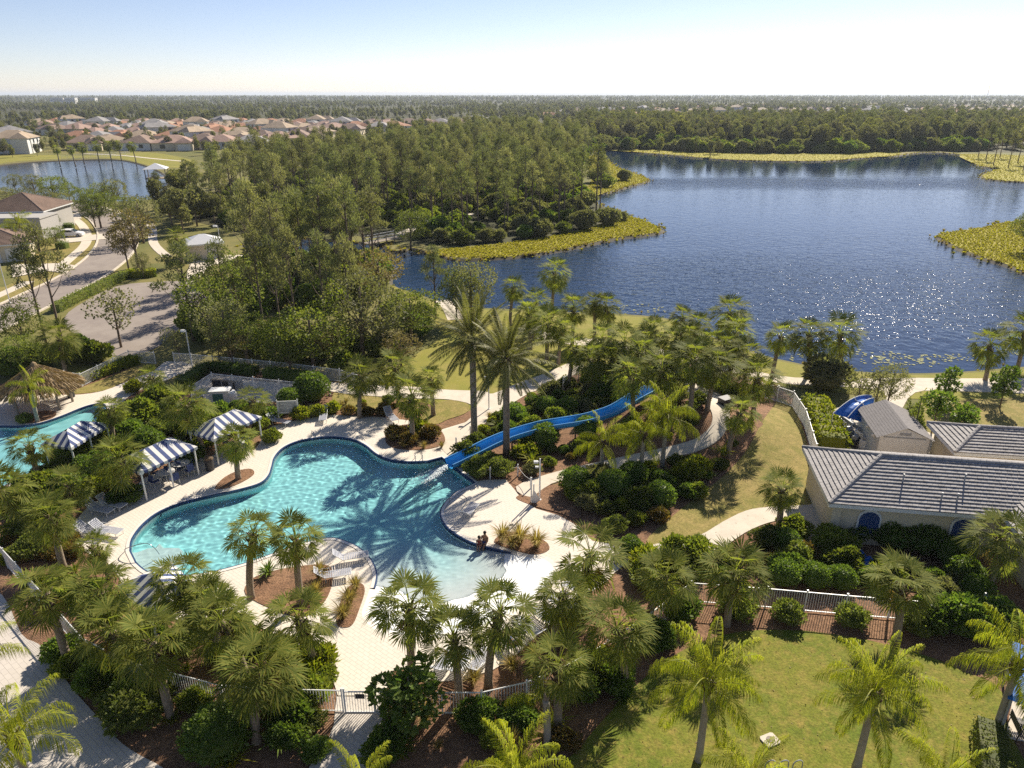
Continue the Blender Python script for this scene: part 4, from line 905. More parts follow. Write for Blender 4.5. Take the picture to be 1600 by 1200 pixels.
for u, v, lb in ((112, 621, 'dark litter bin at the edge of the thatched hut'), (329, 735, 'dark litter bin between the two pool cabanas')):
    t = thing('litter_bin', lb, 'bin', G(u, v)); place('body', MB().tube([(0, 0, 0), (0, 0, .85), (0, 0, .95)], [.3, .33, .3], 12).mesh('body', M_black), t); place('lid', MB().tube([(0, 0, .95), (0, 0, 1.08), (0, 0, 1.2)], [.34, .3, .12], 12).mesh('lid', M_boots), t)
# ---- thatched hut
hp = under(52, 568, 4.0); t = thing('thatched_hut', 'round thatched hut with timber posts above the side pool', 'hut', hp); rr = 3.05; eh = 1.95
place('roof_core', MB().tube([(0, 0, eh + .05), (0, 0, 3.85)], [rr * .95, .12], 14).mesh('roof_core', M_thatch), t)
M_th = mat_leaf('thatch_straw', (.26, .18, .09), (.42, .31, .18), .1, .9, .05); rg = np.random.default_rng(3)
for ring in range(7):
    f0 = ring / 7; n = int(760 * (1 - f0 * .85)); a = rg.uniform(0, 2 * PI, n); f = f0 + rg.uniform(-.02, .07, n); r0 = rr * (1 - f); z = eh + (3.95 - eh) * f + .12
    c = np.stack([np.cos(a) * r0, np.sin(a) * r0, z], 1); d = np.stack([np.cos(a + rg.normal(size=n) * .15), np.sin(a), -.72 - rg.uniform(0, .25, n)], 1)
    place('thatch_layer', quads_to_mesh('thatch_layer', leaves(c, d, rg.uniform(.5, .95, n), rg.uniform(.03, .07, n), rg), M_th), t)
place('ridge_knot', MB().tube([(0, 0, 3.7), (0, 0, 4.05), (0, 0, 4.15)], [.3, .2, .08], 8).mesh('ridge_knot', M_thatch), t)
for k in range(8): a = k * PI / 4 + .3; place('post', MB().tube([(math.cos(a) * 2.3, math.sin(a) * 2.3, 0), (math.cos(a) * 2.25, math.sin(a) * 2.25, 2.5)], .11, 8).mesh('hut_post', M_wood), t)
# ---- pump enclosure equipment
for k, u in enumerate((341, 357, 373)):
    p = G(u, 607 + k); t = thing('heat_pump', f'grey pool heat pump, {["left", "middle", "right"][k]} one of three inside the pump fence', 'heat pump', p, .15, 'pool heat pumps')
    place('body', MB().box((0, 0, .45), (.75, .75, .9)).mesh('body', M_black), t); place('top_cover', MB().box((0, 0, 1.05), (.95, .95, .06)).mesh('top_cover', M_wood), t); place('fan', MB().tube([(0, 0, .9), (0, 0, 1.02)], .3, 12).mesh('fan', M_grey), t)
p = G(347, 628); t = thing('filter_cabinet', 'white filter cabinet with a green panel inside the pump fence', 'cabinet', p, .12); place('body', MB().box((0, 0, .6), (1.7, 1.0, 1.2)).mesh('body', M_white), t); place('panel', MB().box((-.15, -.51, .65), (.9, .02, .7)).mesh('panel', mat_plain('green_panel', (.05, .16, .15), .5)), t); place('lid', MB().box((0, 0, 1.23), (1.8, 1.1, .06)).mesh('lid', M_white), t)
p = G(364, 628); t = thing('chemical_tank', 'white rounded tank beside the filter cabinet', 'tank', p); place('body', MB().tube([(0, 0, 0), (0, 0, .9), (0, 0, 1.1), (0, 0, 1.15)], [.4, .4, .3, .1], 12).mesh('body', M_white, True), t); place('cap', MB().tube([(0, 0, 1.12), (0, 0, 1.22)], .1, 8).mesh('cap', M_black), t)
# ---- hip-roofed buildings
def tiles_face(parent, A, B, Cc, D, n, mat, thick=.07, tile=.34, seed=1):
    """roof slope: eave A->B, top D->C; each course is a part made of single tiles, butts proud"""
    rg = random.Random(seed); nrm = (B - A).cross(D - A).normalized()
    for i in range(n):
        t0, t1 = i / n, min(1, (i + 1.06) / n); a, b = A.lerp(D, t0), B.lerp(Cc, t0); d, c = A.lerp(D, t1), B.lerp(Cc, t1); L = (b - a).length; m = max(1, int(L / tile)); mb = MB()
        for k in range(m):
            f0, f1 = k / m + .006 / max(L, .1), (k + 1) / m - .006 / max(L, .1); j = rg.uniform(0, .014)
            q = [a.lerp(b, f0), a.lerp(b, f1), d.lerp(c, f1), d.lerp(c, f0)]; up0 = nrm * (thick + j); up1 = nrm * .012
            mb.add([q[0] + up0, q[1] + up0, q[2] + up1, q[3] + up1, q[0] - nrm * .01, q[1] - nrm * .01], [(0, 1, 2, 3), (4, 5, 1, 0)])
        place('tile_course', mb.mesh('tile_course', mat), parent)
def caps(parent, a, b, mat, r=.13, step=.36):
    d = b - a; n = max(1, int(d.length / step)); mb = MB()
    for k in range(n): mb.tube([a.lerp(b, k / n), a.lerp(b, (k + 1.15) / n)], [r, r * .85], 7)
    place('ridge_cap', mb.mesh('ridge_cap', mat), parent)
def hip_building(name, label, o, rz, w, d, wall, rise, wm, rm, courses=0, over=.5, cat='building', thick=.07):
    """front-left corner of the EAVE at o, width along local x, depth along local y"""
    t = thing(name, label, cat, (o.x, o.y, 0), rz); hx = d / 2 if w >= d else w / 2
    place('wall', MB().box((w / 2, d / 2, wall / 2), (w - 2 * over, d - 2 * over, wall)).mesh('wall', wm), t)
    E = [Vector((0, 0, wall)), Vector((w, 0, wall)), Vector((w, d, wall)), Vector((0, d, wall))]
    if w >= d: r0, r1 = Vector((hx, d / 2, wall + rise)), Vector((w - hx, d / 2, wall + rise)); F = [(E[0], E[1], r1, r0), (E[1], E[2], r1, r1), (E[2], E[3], r0, r1), (E[3], E[0], r0, r0)]
    else: r0, r1 = Vector((w / 2, hx, wall + rise)), Vector((w / 2, d - hx, wall + rise)); F = [(E[0], E[1], r0, r0), (E[1], E[2], r1, r0), (E[2], E[3], r1, r1), (E[3], E[0], r0, r1)]
    mb = MB()
    for f in F: mb.add(f, [(0, 1, 2, 3)])
    mb.add(E, [(3, 2, 1, 0)]); rf = place('roof', mb.mesh('roof', rm), t)
    fa = MB()
    for a, b in zip(E, E[1:] + E[:1]): c = (a + b) / 2; dd = b - a; fa.box((c.x, c.y, wall - .12), (dd.length + .02, .03, .22), math.atan2(dd.y, dd.x))
    place('fascia', fa.mesh('fascia', M_white), t)
    if courses:
        for k, f in enumerate(F): tiles_face(rf, *f, courses, rm, thick, seed=k)
        for a, b in [(E[0], r0), (E[1], r1 if w >= d else r0), (E[2], r1), (E[3], r0 if w >= d else r1), (r0, r1)]: caps(rf, a + Vector((0, 0, .04)), b + Vector((0, 0, .04)), rm)
    return t
FL = C(1296, 787, 3.0); bld = hip_building('clubhouse', 'cream clubhouse with a grey flat-tiled hip roof on the right', FL, R(-9), 30, 7.6, 3.0, 1.65, M_cream, M_rtile, 15, thick=.08)
def arch_window(parent, x, w=1.15, h=1.7, z=.75, y=.47):
    f = place('window', MB().prism([(-w / 2 - .12, 0), (w / 2 + .12, 0), (w / 2 + .12, h * .7)] + [((w / 2 + .12) * math.cos(a), h * .7 + (h * .38) * math.sin(a)) for a in np.linspace(0, PI, 9)[1:-1]] + [(-w / 2 - .12, h * .7)], 0, .08).mesh('window', M_white), parent, (x, y, z), (PI / 2, 0, 0))
    place('shutter', MB().prism([(-w / 2, .06), (w / 2, .06), (w / 2, h * .68)] + [(w / 2 * math.cos(a), h * .68 + h * .3 * math.sin(a)) for a in np.linspace(0, PI, 9)[1:-1]] + [(-w / 2, h * .68)], .08, .12).mesh('shutter', M_shut), f)
for x in (2.6, 7.9, 13.5): arch_window(bld, x)
place('pilaster', MB().box((.62, .46, 1.4), (.5, .3, 2.8)).mesh('pilaster', M_cream), bld); place('sill', MB().box((7.9, .38, .62), (2.0, .3, .16)).mesh('sill', M_white), bld)
for x, y, z in ((4.6, 1.9, 3.8), (8.2, 2.2, 3.95), (6.5, .8, 3.3), (7.4, .85, 3.3)): place('vent_pipe', MB().tube([(x, y, z), (x, y, z + .6)], .05, 6).mesh('vent_pipe', M_grey), bld)
wing = hip_building('clubhouse_wing', 'grey-tiled wing of the clubhouse jutting forward at the right edge', C(1568, 806, 3.0) + Matrix.Rotation(R(-9), 3, 'Z') @ Vector((0, -4.2, 0)), R(-9), 7.0, 8.2, 2.95, 1.55, M_cream, M_rtile, 15, thick=.08)
back = hip_building('rear_clubhouse', 'second grey-tiled roof behind the clubhouse beside the dry lawn', C(1492, 707, 2.6), R(-8), 18, 5.0, 2.6, 1.0, M_cream, M_rtile, 9, thick=.08)
# shed with gable roof
a, b = C(1372, 681, 2.4), C(1458, 687, 2.4); t = thing('garden_shed', 'white shed with a dark shingle gable roof', 'shed', (a.x, a.y, 0), ang(a, b)); w = (b - a).length; d = 5.2
place('wall', MB().add([(.12, .1, 0), (w - .12, .1, 0), (w - .12, .1, 2.35), (w / 2, .1, 3.1), (.12, .1, 2.35), (.12, d - .1, 0), (w - .12, d - .1, 0), (w - .12, d - .1, 2.35), (w / 2, d - .1, 3.1), (.12, d - .1, 2.35)], [(0, 1, 2, 3, 4), (9, 8, 7, 6, 5), (0, 4, 9, 5), (1, 6, 7, 2)]).mesh('wall', M_whitewall), t)
for sg in (0, 1):
    e = -.12 if sg == 0 else w + .12; mb = MB(); n = 11
    for i in range(n):
        f0, f1 = i / n, (i + 1.05) / n; x0, z0, x1, z1 = e + (w / 2 - e) * f0, 2.3 + .92 * f0, e + (w / 2 - e) * min(1, f1), 2.3 + .92 * min(1, f1)
        mb.add([(x0, -.15, z0 + .024), (x0, d + .15, z0 + .024), (x1, d + .15, z1 + .012), (x1, -.15, z1 + .012), (x0, -.15, z0), (x0, d + .15, z0)], [(0, 1, 2, 3), (4, 5, 1, 0)])
    place('roof_slope', mb.mesh('roof_slope', M_shingle), t)
tr = MB()
for x in (.1, w - .1): tr.box((x, .085, 1.18), (.12, .03, 2.36))
tr.box((w / 2, .085, 2.33), (w - .9, .03, .1)); place('trim', tr.mesh('trim', M_grey), t); place('vent', MB().box((w / 2, .08, 2.62), (.8, .03, .2)).mesh('vent', M_grey), t)
for y in (1.0, 2.6): place('side_lamp', MB().ball((.02, y, 2.0), .16, 8, 6).mesh('side_lamp', M_white), t)
# torn blue canopy and yard clutter
cor = [C(1302, 646, 2.3), C(1318, 630, 2.6), C(1362, 618, 2.4), C(1367, 634, 2.2), C(1349, 651, 2.0)]; t = thing('blue_canopy', 'torn blue tarp canopy on a bent white frame beside the shed', 'canopy', V2(cor[0])); b0 = V2(cor[0]); q = [c - b0 for c in cor]
mb = MB(); N = 8
for i in range(N):
    for j in range(N):
        def S_(u_, v_): p = q[0].lerp(q[2], u_).lerp(q[4].lerp(q[3], u_), v_); return p + Vector((0, 0, .55 * math.sin(PI * u_) * (1 - .5 * v_) - .22 * math.sin(3 * PI * v_) * u_ - .5 * v_ * (1 - u_)))
        if (i, j) in ((2, 6), (2, 7), (3, 7)): continue
        mb.add([S_(i / N, j / N), S_((i + 1) / N, j / N), S_((i + 1) / N, (j + 1) / N), S_(i / N, (j + 1) / N)], [(0, 1, 2, 3)])
place('tarp', mb.mesh('tarp', M_tarp, True), t)
place('frame', MB().tube([S_(k / 8, 0) + Vector((0, 0, .04)) for k in range(9)], .035, 5).tube([S_(k / 8, .5) + Vector((0, 0, .04)) for k in range(9)], .035, 5).tube([S_(.5, k / 8) + Vector((0, 0, .04)) for k in range(9)], .035, 5).tube([S_(1, k / 8) + Vector((0, 0, .04)) for k in range(10)], .04, 5).mesh('frame', M_white), t)
for p in (q[0], q[3], q[4]): place('leg', MB().tube([(p.x, p.y, 0), tuple(p)], .035, 6).mesh('leg', M_white), t)
p = G(1345, 690); t = thing('conveyor', 'long grey metal chute leaning along the shed wall', 'chute', p, 2.1); place('chute', MB().box((0, 0, .9), (4.2, .35, .12), M=Matrix.Rotation(-.25, 3, 'Y')).box((0, .19, 1.0), (4.2, .04, .2), M=Matrix.Rotation(-.25, 3, 'Y')).mesh('chute', M_grey), t); place('stand', MB().tube([(1.4, 0, 0), (1.4, 0, 1.1)], .05, 5).tube([(-1.4, 0, 0), (-1.4, 0, .5)], .05, 5).mesh('stand', M_grey), t)
for k, (u, v, w_, h_, m_, lb) in enumerate([(1322, 686, 1.0, .8, M_grey, 'grey pump housing in the yard below the torn canopy'), (1334, 696, 1.1, .6, M_black, 'black machine lying in the yard beside the shed'), (1318, 668, 1.2, .9, M_white, 'white tub among the clutter under the torn canopy'), (1352, 700, .9, .7, M_white, 'white crate at the yard end next to the clubhouse roof')]):
    p = G(u, v); t = thing('yard_equipment', lb, 'equipment', p, k * .8); place('body', MB().box((0, 0, h_ / 2), (w_, w_ * .7, h_)).mesh('body', m_), t); place('drum', MB().tube([(-.3, 0, h_ + .12), (.3, 0, h_ + .12)], .22, 10).mesh('drum', M_grey), t); place('pipe', MB().tube([(.35, .2, h_), (.35, .2, h_ + .5), (.8, .2, h_ + .55)], .05, 6).mesh('pipe', M_white), t)
# left houses, small buildings
M_greywall = mat_plain('grey_stucco', (.42, .40, .37), .85, var=.05)
def window(parent, x, y, z, w, h, rz=0): f = place('window', MB().box((0, 0, 0), (w + .16, .06, h + .16)).mesh('window', M_white), parent, (x, y, z), (0, 0, rz)); place('pane', MB().box((0, -.035, 0), (w, .03, h)).mesh('pane', M_glass), f)
p = G(74, 380); t = hip_building('house', 'large grey-white house with a brown tiled roof at the left edge', p + Vector((-17, 6, 0)), R(6), 13, 13, 4.8, 2.8, M_greywall, M_terra[4], 22, thick=.1, cat='house')
place('front_wing', MB().box((9.5, -2.5, 2.4), (11, 7, 4.2)).box((9.5, -2.5, 4.3), (11.3, 7.3, .18)).mesh('front_wing', M_greywall), t)
for x in (6, 9, 12): window(t, x, -6.03, 2.2, 1.1, 1.4)
p = G(28, 420); t = hip_building('house', 'cream house with a brown roof at the left edge nearer the pines', p + Vector((-11.5, .5, 0)), R(28), 12, 10, 3.0, 2.0, M_cream, M_terra[4], 14, thick=.1, cat='house'); place('garage_door', MB().box((9.3, .45, 1.15), (2.6, .08, 2.2)).mesh('garage_door', M_canvas), t); place('garage_door', MB().box((6.0, .45, 1.15), (2.6, .08, 2.2)).mesh('garage_door', M_canvas), t)
p = C(287, 384, 2.7); M_wmetal = mat_plain('white_metal_roof', (.68, .68, .68), .4, var=.04); t = hip_building('utility_building', 'small cream block building with a white metal hip roof by the car park', p, R(28), 6.4, 5.6, 2.7, 1.25, M_cream, M_wmetal, 0, .4); place('door', MB().box((4.2, .38, 1.1), (1.5, .06, 2.2)).mesh('door', M_canvas), t); place('wall_lamp', MB().ball((5.6, .36, 2.1), .12, 6, 5).mesh('wall_lamp', M_black), t)
# car
p = G(113, 370); t = thing('parked_car', 'white hatchback parked on the driveway of the left house', 'car', p, .15); M_car = mat_plain('car_paint', (.75, .75, .75), .25, var=.02, spec=.6)
prof = [(-2.1, .35), (-2.15, .75), (-2.0, .98), (-1.75, 1.42), (-.9, 1.52), (.2, 1.48), (1.0, 1.02), (1.85, .88), (2.15, .68), (2.15, .35)]
def extr(pf, y0, y1, inset=0): n = len(pf); mb = MB(); return mb.add([(x, y0, z) for x, z in pf] + [(x, y1, z) for x, z in pf], [tuple(range(n)), tuple(range(n, 2 * n))[::-1]] + [(i, n + i, n + (i + 1) % n, (i + 1) % n) for i in range(n)])
place('body', extr(prof, -.86, .86).mesh('body', M_car), t); place('side_window', extr([(-1.7, 1.02), (-1.55, 1.38), (.1, 1.4), (.75, 1.04)], -.875, .875).mesh('side_window', M_glass), t); place('windscreen', MB().add([(.28, -.75, 1.47), (.28, .75, 1.47), (1.0, .75, 1.05), (1.0, -.75, 1.05)], [(0, 1, 2, 3)]).mesh('windscreen', M_glass), t, (.02, 0, .02))
for x in (-1.35, 1.35):
    for y in (-.82, .82): wh = place('wheel', MB().tube([(x, y - .1, .33), (x, y + .1, .33)], .33, 14).mesh('tyre', M_black), t); place('rim', MB().tube([(x, y - .11, .33), (x, y + .11, .33)], .19, 10).mesh('rim', M_grey), wh)
for y in (-.6, .6): place('headlight', MB().box((2.14, y, .72), (.05, .35, .14)).mesh('headlight', M_canvas), t)
# gazebo on the pond, boardwalk, playground
p = C(246, 278, .6); t = thing('gazebo', 'small white-roofed gazebo on piles over the left pond', 'gazebo', (p.x, p.y, 0), .3)
place('deck', MB().box((0, 0, .6), (6.5, 6.5, .25)).mesh('deck', M_wood), t); place('roof', MB().add([(-3.6, -3.6, 3.6), (3.6, -3.6, 3.6), (3.6, 3.6, 3.6), (-3.6, 3.6, 3.6), (0, 0, 5.3)], [(0, 1, 4), (1, 2, 4), (2, 3, 4), (3, 0, 4), (3, 2, 1, 0)]).mesh('roof', M_wmetal), t)
for x in (-3, 3):
    for y in (-3, 3): place('post', MB().box((x, y, 1.3), (.25, .25, 4.8)).mesh('post', M_wood), t)
for y in (-3, 3): place('railing', MB().box((0, y, 1.65), (6, .1, .12)).box((0, y, 1.2), (6, .08, .08)).mesh('railing', M_white), t)
a, b = C(572, 380, .7), C(624, 370, .7); t = thing('boardwalk', 'pale wooden footbridge with railings at the wood edge of the lake inlet', 'bridge', V2(a), ang(a, b)); L = (b - a).length
for k in range(int(L / .3)): place('plank', PICKM.setdefault('plank', MB().box((0, 0, .68), (.27, 2.0, .07)).mesh('plank', M_wood)), t, (k * .3, 0, 0))
for y in (-1, 1):
    for z in (1.2, 1.75): place('railing', MB().box((L / 2, y, z), (L, .08, .1)).mesh('railing', M_white), t)
    for k in range(int(L / 2) + 1): place('post', PICKM.setdefault('bpost', MB().box((0, 0, .5), (.14, .14, 2.6)).mesh('bpost', M_wood)), t, (k * 2, y, 0))
p = G(461, 322); t = thing('playground_tower', 'small dark-roofed play structure with red panels in the wood clearing', 'playground', p, .4)
for x in (-1.2, 1.2):
    for y in (-1.2, 1.2): place('post', MB().box((x, y, 1.9), (.15, .15, 3.8)).mesh('post', M_wood), t)
place('roof', MB().add([(-1.7, -1.7, 3.7), (1.7, -1.7, 3.7), (1.7, 1.7, 3.7), (-1.7, 1.7, 3.7), (0, 0, 5)], [(0, 1, 4), (1, 2, 4), (2, 3, 4), (3, 0, 4), (3, 2, 1, 0)]).mesh('roof', M_navy), t); M_red = mat_plain('red_panel', (.35, .05, .03), .5)
place('panel', MB().box((0, -1.2, 2.1), (2.4, .08, .8)).box((-1.2, 0, 2.1), (.08, 2.4, .8)).mesh('panel', M_red), t); place('platform', MB().box((0, 0, 1.5), (2.5, 2.5, .12)).mesh('platform', M_wood), t)
# front right corner: shade, pad, bench, hoops
sheet('shade_pad', M_conc, GX([(1582, 1093), (1570, 1155), (1640, 1165), (1660, 1090)]), z=.08, skirt=.05)
p = under(1574, 1092, 2.5); t = thing('shade_sail_frame', 'blue fabric shade on posts cut by the right edge of the photo', 'shade', (p.x, p.y, 0), -.62); w = 4.2
place('canopy', MB().add([(0, 0, 2.5), (w, 0, 2.5), (w, w, 2.5), (0, w, 2.5), (w / 2, w / 2, 3.5)], [(0, 1, 4), (1, 2, 4), (2, 3, 4), (3, 0, 4)]).mesh('canopy', M_tarp), t)
for x in (.15, w - .15):
    for y in (.15, w - .15): place('post', MB().tube([(x, y, 0), (x, y, 2.5)], .06, 7).mesh('post', M_grey), t)
p = G(1593, 1150); t = thing('metal_bench', 'black metal bench on the pad under the blue shade', 'bench', p, 1.3)
for k in range(6): place('slat', MB().box((0, -.2 + k * .085, .45), (1.2, .06, .03)).mesh('slat', M_black), t)
for k in range(4): place('slat', MB().box((0, .3, .55 + k * .1), (1.2, .03, .06)).mesh('slat', M_black), t)
for x in (-.5, .5): place('leg', MB().tube([(x, -.2, 0), (x, -.2, .45), (x, .3, .45), (x, .32, .9)], .025, 5).tube([(x, .3, .45), (x, .34, 0)], .025, 5).mesh('leg', M_black), t)
for k, u in enumerate((1205, 1226, 1248)):
    p = under(u, 1188, .85); o = MB().tube([(-.22, 0, 0), (-.22, 0, .6)] + [(-.22 * math.cos(a), 0, .63 + .22 * math.sin(a)) for a in np.linspace(0, PI, 7)] + [(.22, 0, .6), (.22, 0, 0)], .025, 6).build('bicycle_hoop', M_grey, None, V2(p), (0, 0, .2), True); tag(o, f'grey metal hoop at the bottom edge of the front lawn, {["left", "middle", "right"][k]} of three', 'bike rack', 'metal hoops on the lawn')
p = G(1203, 1158); t = thing('utility_cover', 'small pale concrete cover set in the front lawn', 'cover', p, .4); place('slab', MB().prism([(-.36, -.26), (-.26, -.32), (.28, -.3), (.36, -.22), (.34, .24), (.25, .3), (-.3, .3), (-.37, .2)], 0, .10).mesh('slab', M_conc), t); place('lid', MB().tube([(0, 0, .10), (0, 0, .125)], .17, 14).mesh('lid', M_asphalt), t)
mb = MB(); p0 = G(1338, 878)
for i in range(8):
    for j in range(8):
        f = lambda a_, b_: (a_ * .24 - .9, b_ * .26 - 1.0, .05 + .09 * abs(math.sin(a_ * 1.7 + b_)) + .06 * math.sin(b_ * 2.1))
        mb.add([f(i, j), f(i + 1, j), f(i + 1, j + 1), f(i, j + 1)], [(0, 1, 2, 3)])
tag(mb.build('ground_tarp', M_tarp, None, p0, (0, 0, .3), True), 'crumpled blue tarp on the shaded bed before the clubhouse', 'tarp')
# ---- people
def person(label, loc, rz, J, E_, rad, skin_c, hair_c, cloth, lying=False):
    me = bpy.data.meshes.new('person'); me.from_pydata(J, E_, []); me.materials.append(mat_plain('skin', skin_c, .55, var=.04)); o = place('person', me, None, loc, (0, 0, rz)); tag(o, label, 'person')
    md = o.modifiers.new('skin', 'SKIN'); md.use_smooth_shade = True
    if me.skin_vertices:
        for k, r in enumerate(rad): me.skin_vertices[0].data[k].radius = (r, r)
        me.skin_vertices[0].data[0].use_root = True
    o.modifiers.new('sub', 'SUBSURF').levels = 1; o.modifiers['sub'].render_levels = 2
    hx, hy, hz_ = J[4]; place('hair', MB().ball((hx - .02, hy, hz_ + .05), (.115, .105, .11), 10, 8).mesh('hair', mat_plain('hair', hair_c, .6), True), o)
    c = MB(); 
    for (a, b, r) in cloth[1]: c.tube([J[a], tuple((Vector(J[a]) + Vector(J[b])) / 2), J[b]], [r, r * 1.06, r], 10)
    place('clothing', c.mesh('clothing', cloth[0], True), o); return o
ED = [(0, 1), (1, 2), (2, 3), (3, 4), (2, 5), (5, 6), (6, 7), (2, 8), (8, 9), (9, 10), (0, 11), (11, 12), (12, 13), (0, 14), (14, 15), (15, 16), (13, 17), (16, 18)]
RD = [.15, .13, .14, .06, .105, .06, .045, .03, .06, .045, .03, .085, .06, .04, .085, .06, .04, .03, .03]
SIT = [(0, 0, .12), (-.02, 0, .32), (.03, 0, .54), (.07, 0, .64), (.1, 0, .78), (.06, .19, .5), (.2, .24, .28), (.38, .12, .2), (.06, -.19, .5), (.2, -.24, .28), (.38, -.12, .2), (.3, .1, .14), (.48, .1, .02), (.5, .1, -.34), (.3, -.1, .14), (.48, -.1, .02), (.5, -.1, -.34), (.62, .1, -.38), (.62, -.1, -.38)]
pe = C(756, 850, .1); dirw = R(-115)
person('adult with dark hair sitting on the pool edge, legs in the water', (pe.x + .1, pe.y + .12, .09), dirw, SIT, ED, RD, (.33, .18, .11), (.02, .014, .01), (M_navy, [(0, 11, .12), (0, 14, .12)]))
ch = [(x * .72, y * .72, z * .72) for x, y, z in SIT]; pc = C(749, 852, .1)
person('child in red swimwear sitting on the pool edge beside the adult', (pc.x, pc.y + .05, .09), dirw + .3, ch, ED, [r * .75 for r in RD], (.36, .2, .13), (.02, .014, .01), (M_red, [(0, 1, .125), (1, 2, .12), (0, 11, .085), (0, 14, .085)]))
LIE = [(-.45, 0, .5), (-.6, 0, .66), (-.82, 0, .86), (-.88, 0, .93), (-.98, 0, 1.03), (-.76, .2, .82), (-.5, .26, .66), (-.3, .2, .55), (-.76, -.2, .82), (-.5, -.26, .66), (-.3, -.2, .55), (-.05, .1, .55), (.35, .1, .47), (.75, .1, .45), (-.05, -.1, .55), (.35, -.1, .47), (.75, -.1, .45), (.78, .1, .55), (.78, -.1, .55)]
pl_ = G(793, 1012); person('person in navy clothes reclining on a lounger on the front deck', (pl_.x, pl_.y, .07), R(125), LIE, ED, RD, (.33, .18, .11), (.02, .014, .01), (M_navy, [(0, 1, .17), (1, 2, .165), (0, 11, .11), (0, 14, .11)]))
# ================================================================== palms
NEAR = [(72, 926, 4.2, 'big cabbage palm leaning over the left walkway edge', 1.15), (158, 925, 3.8, 'dense cabbage palm just right of the one over the left walkway', 1.1), (80, 808, 3.4, 'cabbage palm with bare trunk above the croton bed at the left', 1.05),
 (146, 856, 2.2, 'short cabbage palm hiding a lounger at the left pool end', .75), (4, 765, 3.2, 'cabbage palm cut by the left edge near the side pool', 1.0), (282, 908, 3.6, 'cabbage palm over the lower left pool edge', 1.0),
 (176, 985, 3.4, 'cabbage palm with yellow heart in the lower left fence row', .95), (238, 1003, 4.0, 'cabbage palm with pale trunk by the oval clipped shrub', 1.0), (346, 972, 3.8, 'cabbage palm in the middle of the lower left row', 1.05), (408, 1045, 3.6, 'large low cabbage palm left of the gate bed', 1.15),
 (466, 968, 3.6, 'cabbage palm at the deck edge above the gate', 1.0), (325, 940, 3.0, 'cabbage palm tucked behind the lower left row', .85), (462, 842, 4.3, 'tall cabbage palm on the deck tongue, right of the pair', 1.05), (396, 835, 3.9, 'cabbage palm on the deck tongue, left of the pair', .9),
 (640, 948, 4.4, 'cabbage palm rising behind the leafy bush by the gate', 1.05), (708, 994, 3.7, 'cabbage palm between two lounger rows on the front deck', .95), (781, 957, 4.4, 'cabbage palm with straight trunk in front of the reclining person', 1.0), (880, 932, 3.2, 'cabbage palm at the right front of the deck', .95),
 (872, 1040, 3.3, 'cabbage palm in front of the curved fence beside the front lawn', 1.0), (964, 982, 3.6, 'spreading cabbage palm over the fence corner by the front lawn', 1.15), (1040, 902, 3.4, 'cabbage palm with open heart left of the long fence', 1.15), (1148, 896, 3.2, 'cabbage palm above the left part of the long fence', 1.05),
 (922, 866, 3.4, 'cabbage palm where the curved white path meets the deck', 1.15), (1408, 912, 3.2, 'cabbage palm in front of the clubhouse fence', 1.15), (1562, 842, 3.4, 'cabbage palm against the clubhouse wing', 1.1), (1222, 764, 3.4, 'lone cabbage palm where the white path reaches the clubhouse', .85),
 (185, 718, 3.2, 'cabbage palm left of the pool cabana', 1.1), (46, 698, 3.0, 'cabbage palm standing over the turquoise side pool', 1.0), (290, 634, 4.4, 'tall cabbage palm behind the two pool cabanas', 1.15), (174, 640, 3.4, 'cabbage palm right of the side pool tip', .9),
 (369, 690, 3.0, 'cabbage palm on the small mulch circle before the second cabana', .85), (396, 625, 3.0, 'cabbage palm in front of the pump enclosure', .95), (110, 760, 2.4, 'low cabbage palm between the side pool and the crotons', .9)]
